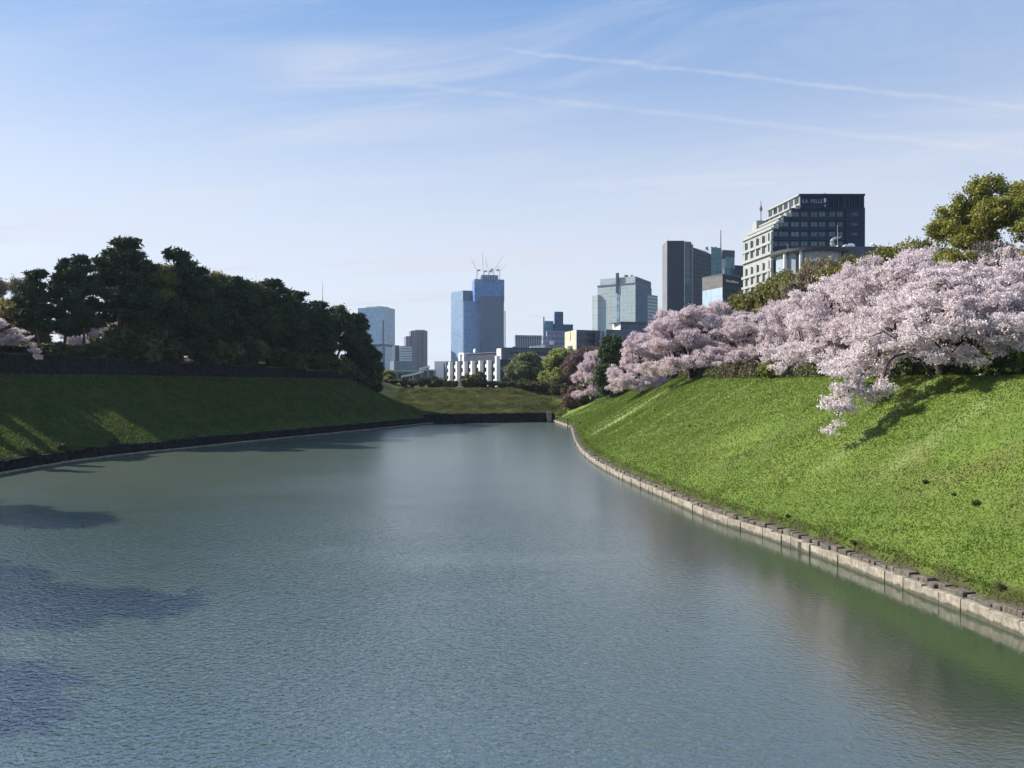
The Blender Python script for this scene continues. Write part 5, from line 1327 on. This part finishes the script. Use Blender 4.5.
for k, (px, lab) in enumerate(((29, 'dark weed on the left toe wall near the left edge'), (60, 'dark weed hanging on the left toe wall, larger one'), (112, 'dark weed on the left toe wall under the long light streak'), (190, 'dark weed on the left toe wall, right of the streaks'))):
    n = offset(LT, -1, lambda y: np.full(len(y), 1.7)); i = int(np.argmin(np.abs(n[:, 0] - (px - W2) / F * n[:, 1])))
    place('weed_tuft', SH[1], n[i, 0], n[i, 1], 1.3, 1.0, k, lab, 'weed', G, radius=.8, z=1.5)

# --- grass blades on the sunlit slope
def grass_blades():
    rg = np.random.default_rng(5)
    n = 1150000
    u = rg.uniform(0, 1, n)
    y = 18 * (215 / 18) ** u
    x = rg.uniform(0, 1, n) * (26 + .24 * y) + np.interp(y, RT[:, 1][np.argsort(RT[:, 1])], RT[:, 0][np.argsort(RT[:, 1])]) + .5
    ok = (x < .70 * y + 16)
    keep = rg.uniform(0, 1, n) < np.clip((26 + .24 * y) / 60, 0, 1)
    P = np.c_[x, y][ok & keep]
    z, dr, dl, df, rr, rl = ground(P)
    cl = lump(P[:, 0] * 3.1, P[:, 1] * 2.7) + lump(P[:, 0] * 9.1, P[:, 1] * 8.3)
    cl = rg.normal(size=len(P)) * .6 + .25 * cl
    wv_ = np.sin(P[:, 0] * .23 + P[:, 1] * .11) + np.sin(P[:, 0] * .11 - P[:, 1] * .19 + 1.3) + np.sin(P[:, 0] * .53 + P[:, 1] * .37 + 2) * .6
    pl = attrs_for(P, z, dr, dl, df, rr, rl)['pale']
    m = (dr > 1.3) & (dr < rr + 1.2) & (rg.uniform(0, 1, len(P)) > pl * 1.1) & (rg.uniform(0, 1, len(P)) < np.clip(1.05 - .30 * np.maximum(wv_ - .4, 0), .35, 1))
    P, z = P[m], z[m]; n = len(P)
    h = rg.uniform(.04, .13, n) * (1 + .5 * np.clip(cl[m], -1, 2) * .5) * (.8 + P[:, 1] / 150)
    a = rg.uniform(0, 2 * math.pi, n); w = rg.uniform(.015, .035, n) * (.8 + P[:, 1] / 60)
    b = np.c_[P, z - .02]
    d = np.c_[np.cos(a) * w, np.sin(a) * w, np.zeros(n)]
    t = b + np.c_[rg.normal(size=(n, 2)) * h[:, None] * .5, h]
    V = np.stack([b - d, b + d, t], 1).reshape(-1, 3); i = np.arange(n)[:, None] * 3
    # taller tufts hanging over the wall's top stones, and turf on the shaded left bank
    def more(P, dmin, dmax, which, hlo, hhi, wk):
        z, dr, dl, df, rr, rl = ground(P); dd, run = (dr, rr) if which == 'r' else (dl, rl)
        k = (dd > dmin) & (dd < np.minimum(dmax, run)); P, z = P[k], z[k]; n = len(P)
        h = rg.uniform(hlo, hhi, n); a = rg.uniform(0, 2 * math.pi, n); w = rg.uniform(.015, .035, n) * wk
        b = np.c_[P, np.maximum(z, .9) - .02]; d = np.c_[np.cos(a) * w, np.sin(a) * w, np.zeros(n)]
        t = b + np.c_[rg.normal(size=(n, 2)) * h[:, None] * .6, h]
        return np.stack([b - d, b + d, t], 1).reshape(-1, 3)
    i0 = rg.integers(0, len(RT), 60000); V2 = more(RT[i0] + rg.normal(size=(60000, 2)) * 1.5, .85, 1.7, 'r', .10, .38, 1.6)
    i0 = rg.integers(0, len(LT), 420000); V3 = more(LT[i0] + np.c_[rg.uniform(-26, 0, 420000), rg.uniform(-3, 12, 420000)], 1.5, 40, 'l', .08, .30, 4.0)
    tag(link('turf', mesh_np('turf', V3, np.arange(len(V3)).reshape(-1, 3), [leaf_mat('shade_darkened_turf', (0.034, 0.074, 0.018), (0.150, 0.175, 0.034), 0.5, 0.7)])), 'grass covering the left bank, coloured darker for its shade', 'grass', kind='stuff')  # blade colours lowered so the left bank reads as shaded
    fx = np.c_[rg.uniform(-34, 16, 70000), rg.uniform(212, 248, 70000)]
    z, dr, dl, df, rr, rl = ground(fx); k = (df > 1.4) & (df < 27) & (dr > 2); fx, z = fx[k], z[k]; n = len(fx)
    cl = np.clip(.5 + .25 * lump(fx[:, 0] * 1.7, fx[:, 1] * 2.3), .15, 1.2)
    h = rg.uniform(.15, .55, n) * cl; a = rg.uniform(0, 2 * math.pi, n); w = rg.uniform(.10, .22, n)
    b = np.c_[fx, z - .02]; d = np.c_[np.cos(a) * w, np.sin(a) * w, np.zeros(n)]; t = b + np.c_[rg.normal(size=(n, 2)) * .15, h]
    V4 = np.stack([b - d, b + d, t], 1).reshape(-1, 3)
    tag(link('dry_grass', mesh_np('dry_grass', V4, np.arange(len(V4)).reshape(-1, 3), [leaf_mat('dry_turf', (0.056, 0.075, 0.018), (0.185, 0.172, 0.060), 0.45, 0.8, None, 0.1, 0.4)])), 'olive brown rough grass covering the far bank', 'grass', kind='stuff')
    V = np.r_[V, V2]; i = np.arange(len(V) // 3)[:, None] * 3
    mat_ = leaf_mat('grass_blades', (0.076, 0.132, 0.018), (0.152, 0.196, 0.039), 0.66, 0.6, None, 0.15, 0.3)
    tag(link('grass', mesh_np('grass', V, np.c_[i, i + 1, i + 2], [mat_])), 'bright green grass blades covering the sunlit right bank', 'grass', kind='stuff')
    print('blades', n)
grass_blades()

# ------------------------------------------------------------------ air
def haze():
    m, N, out = new_mat('haze')
    v = N.n('ShaderNodeVolumePrincipled'); v.inputs['Color'].default_value = (0.62, 0.78, 1.0, 1); v.inputs['Density'].default_value = 0.00007
    v.inputs['Anisotropy'].default_value = 0.2
    N.t.links.new(v.outputs[0], out.inputs['Volume'])
    mb = MB(); mb.box(-5400, 5400, -5400, 5400, -4, 270)
    tag(mb.build('haze', [m]), 'thin pale blue haze over the distant city', 'haze', kind='stuff')
haze()
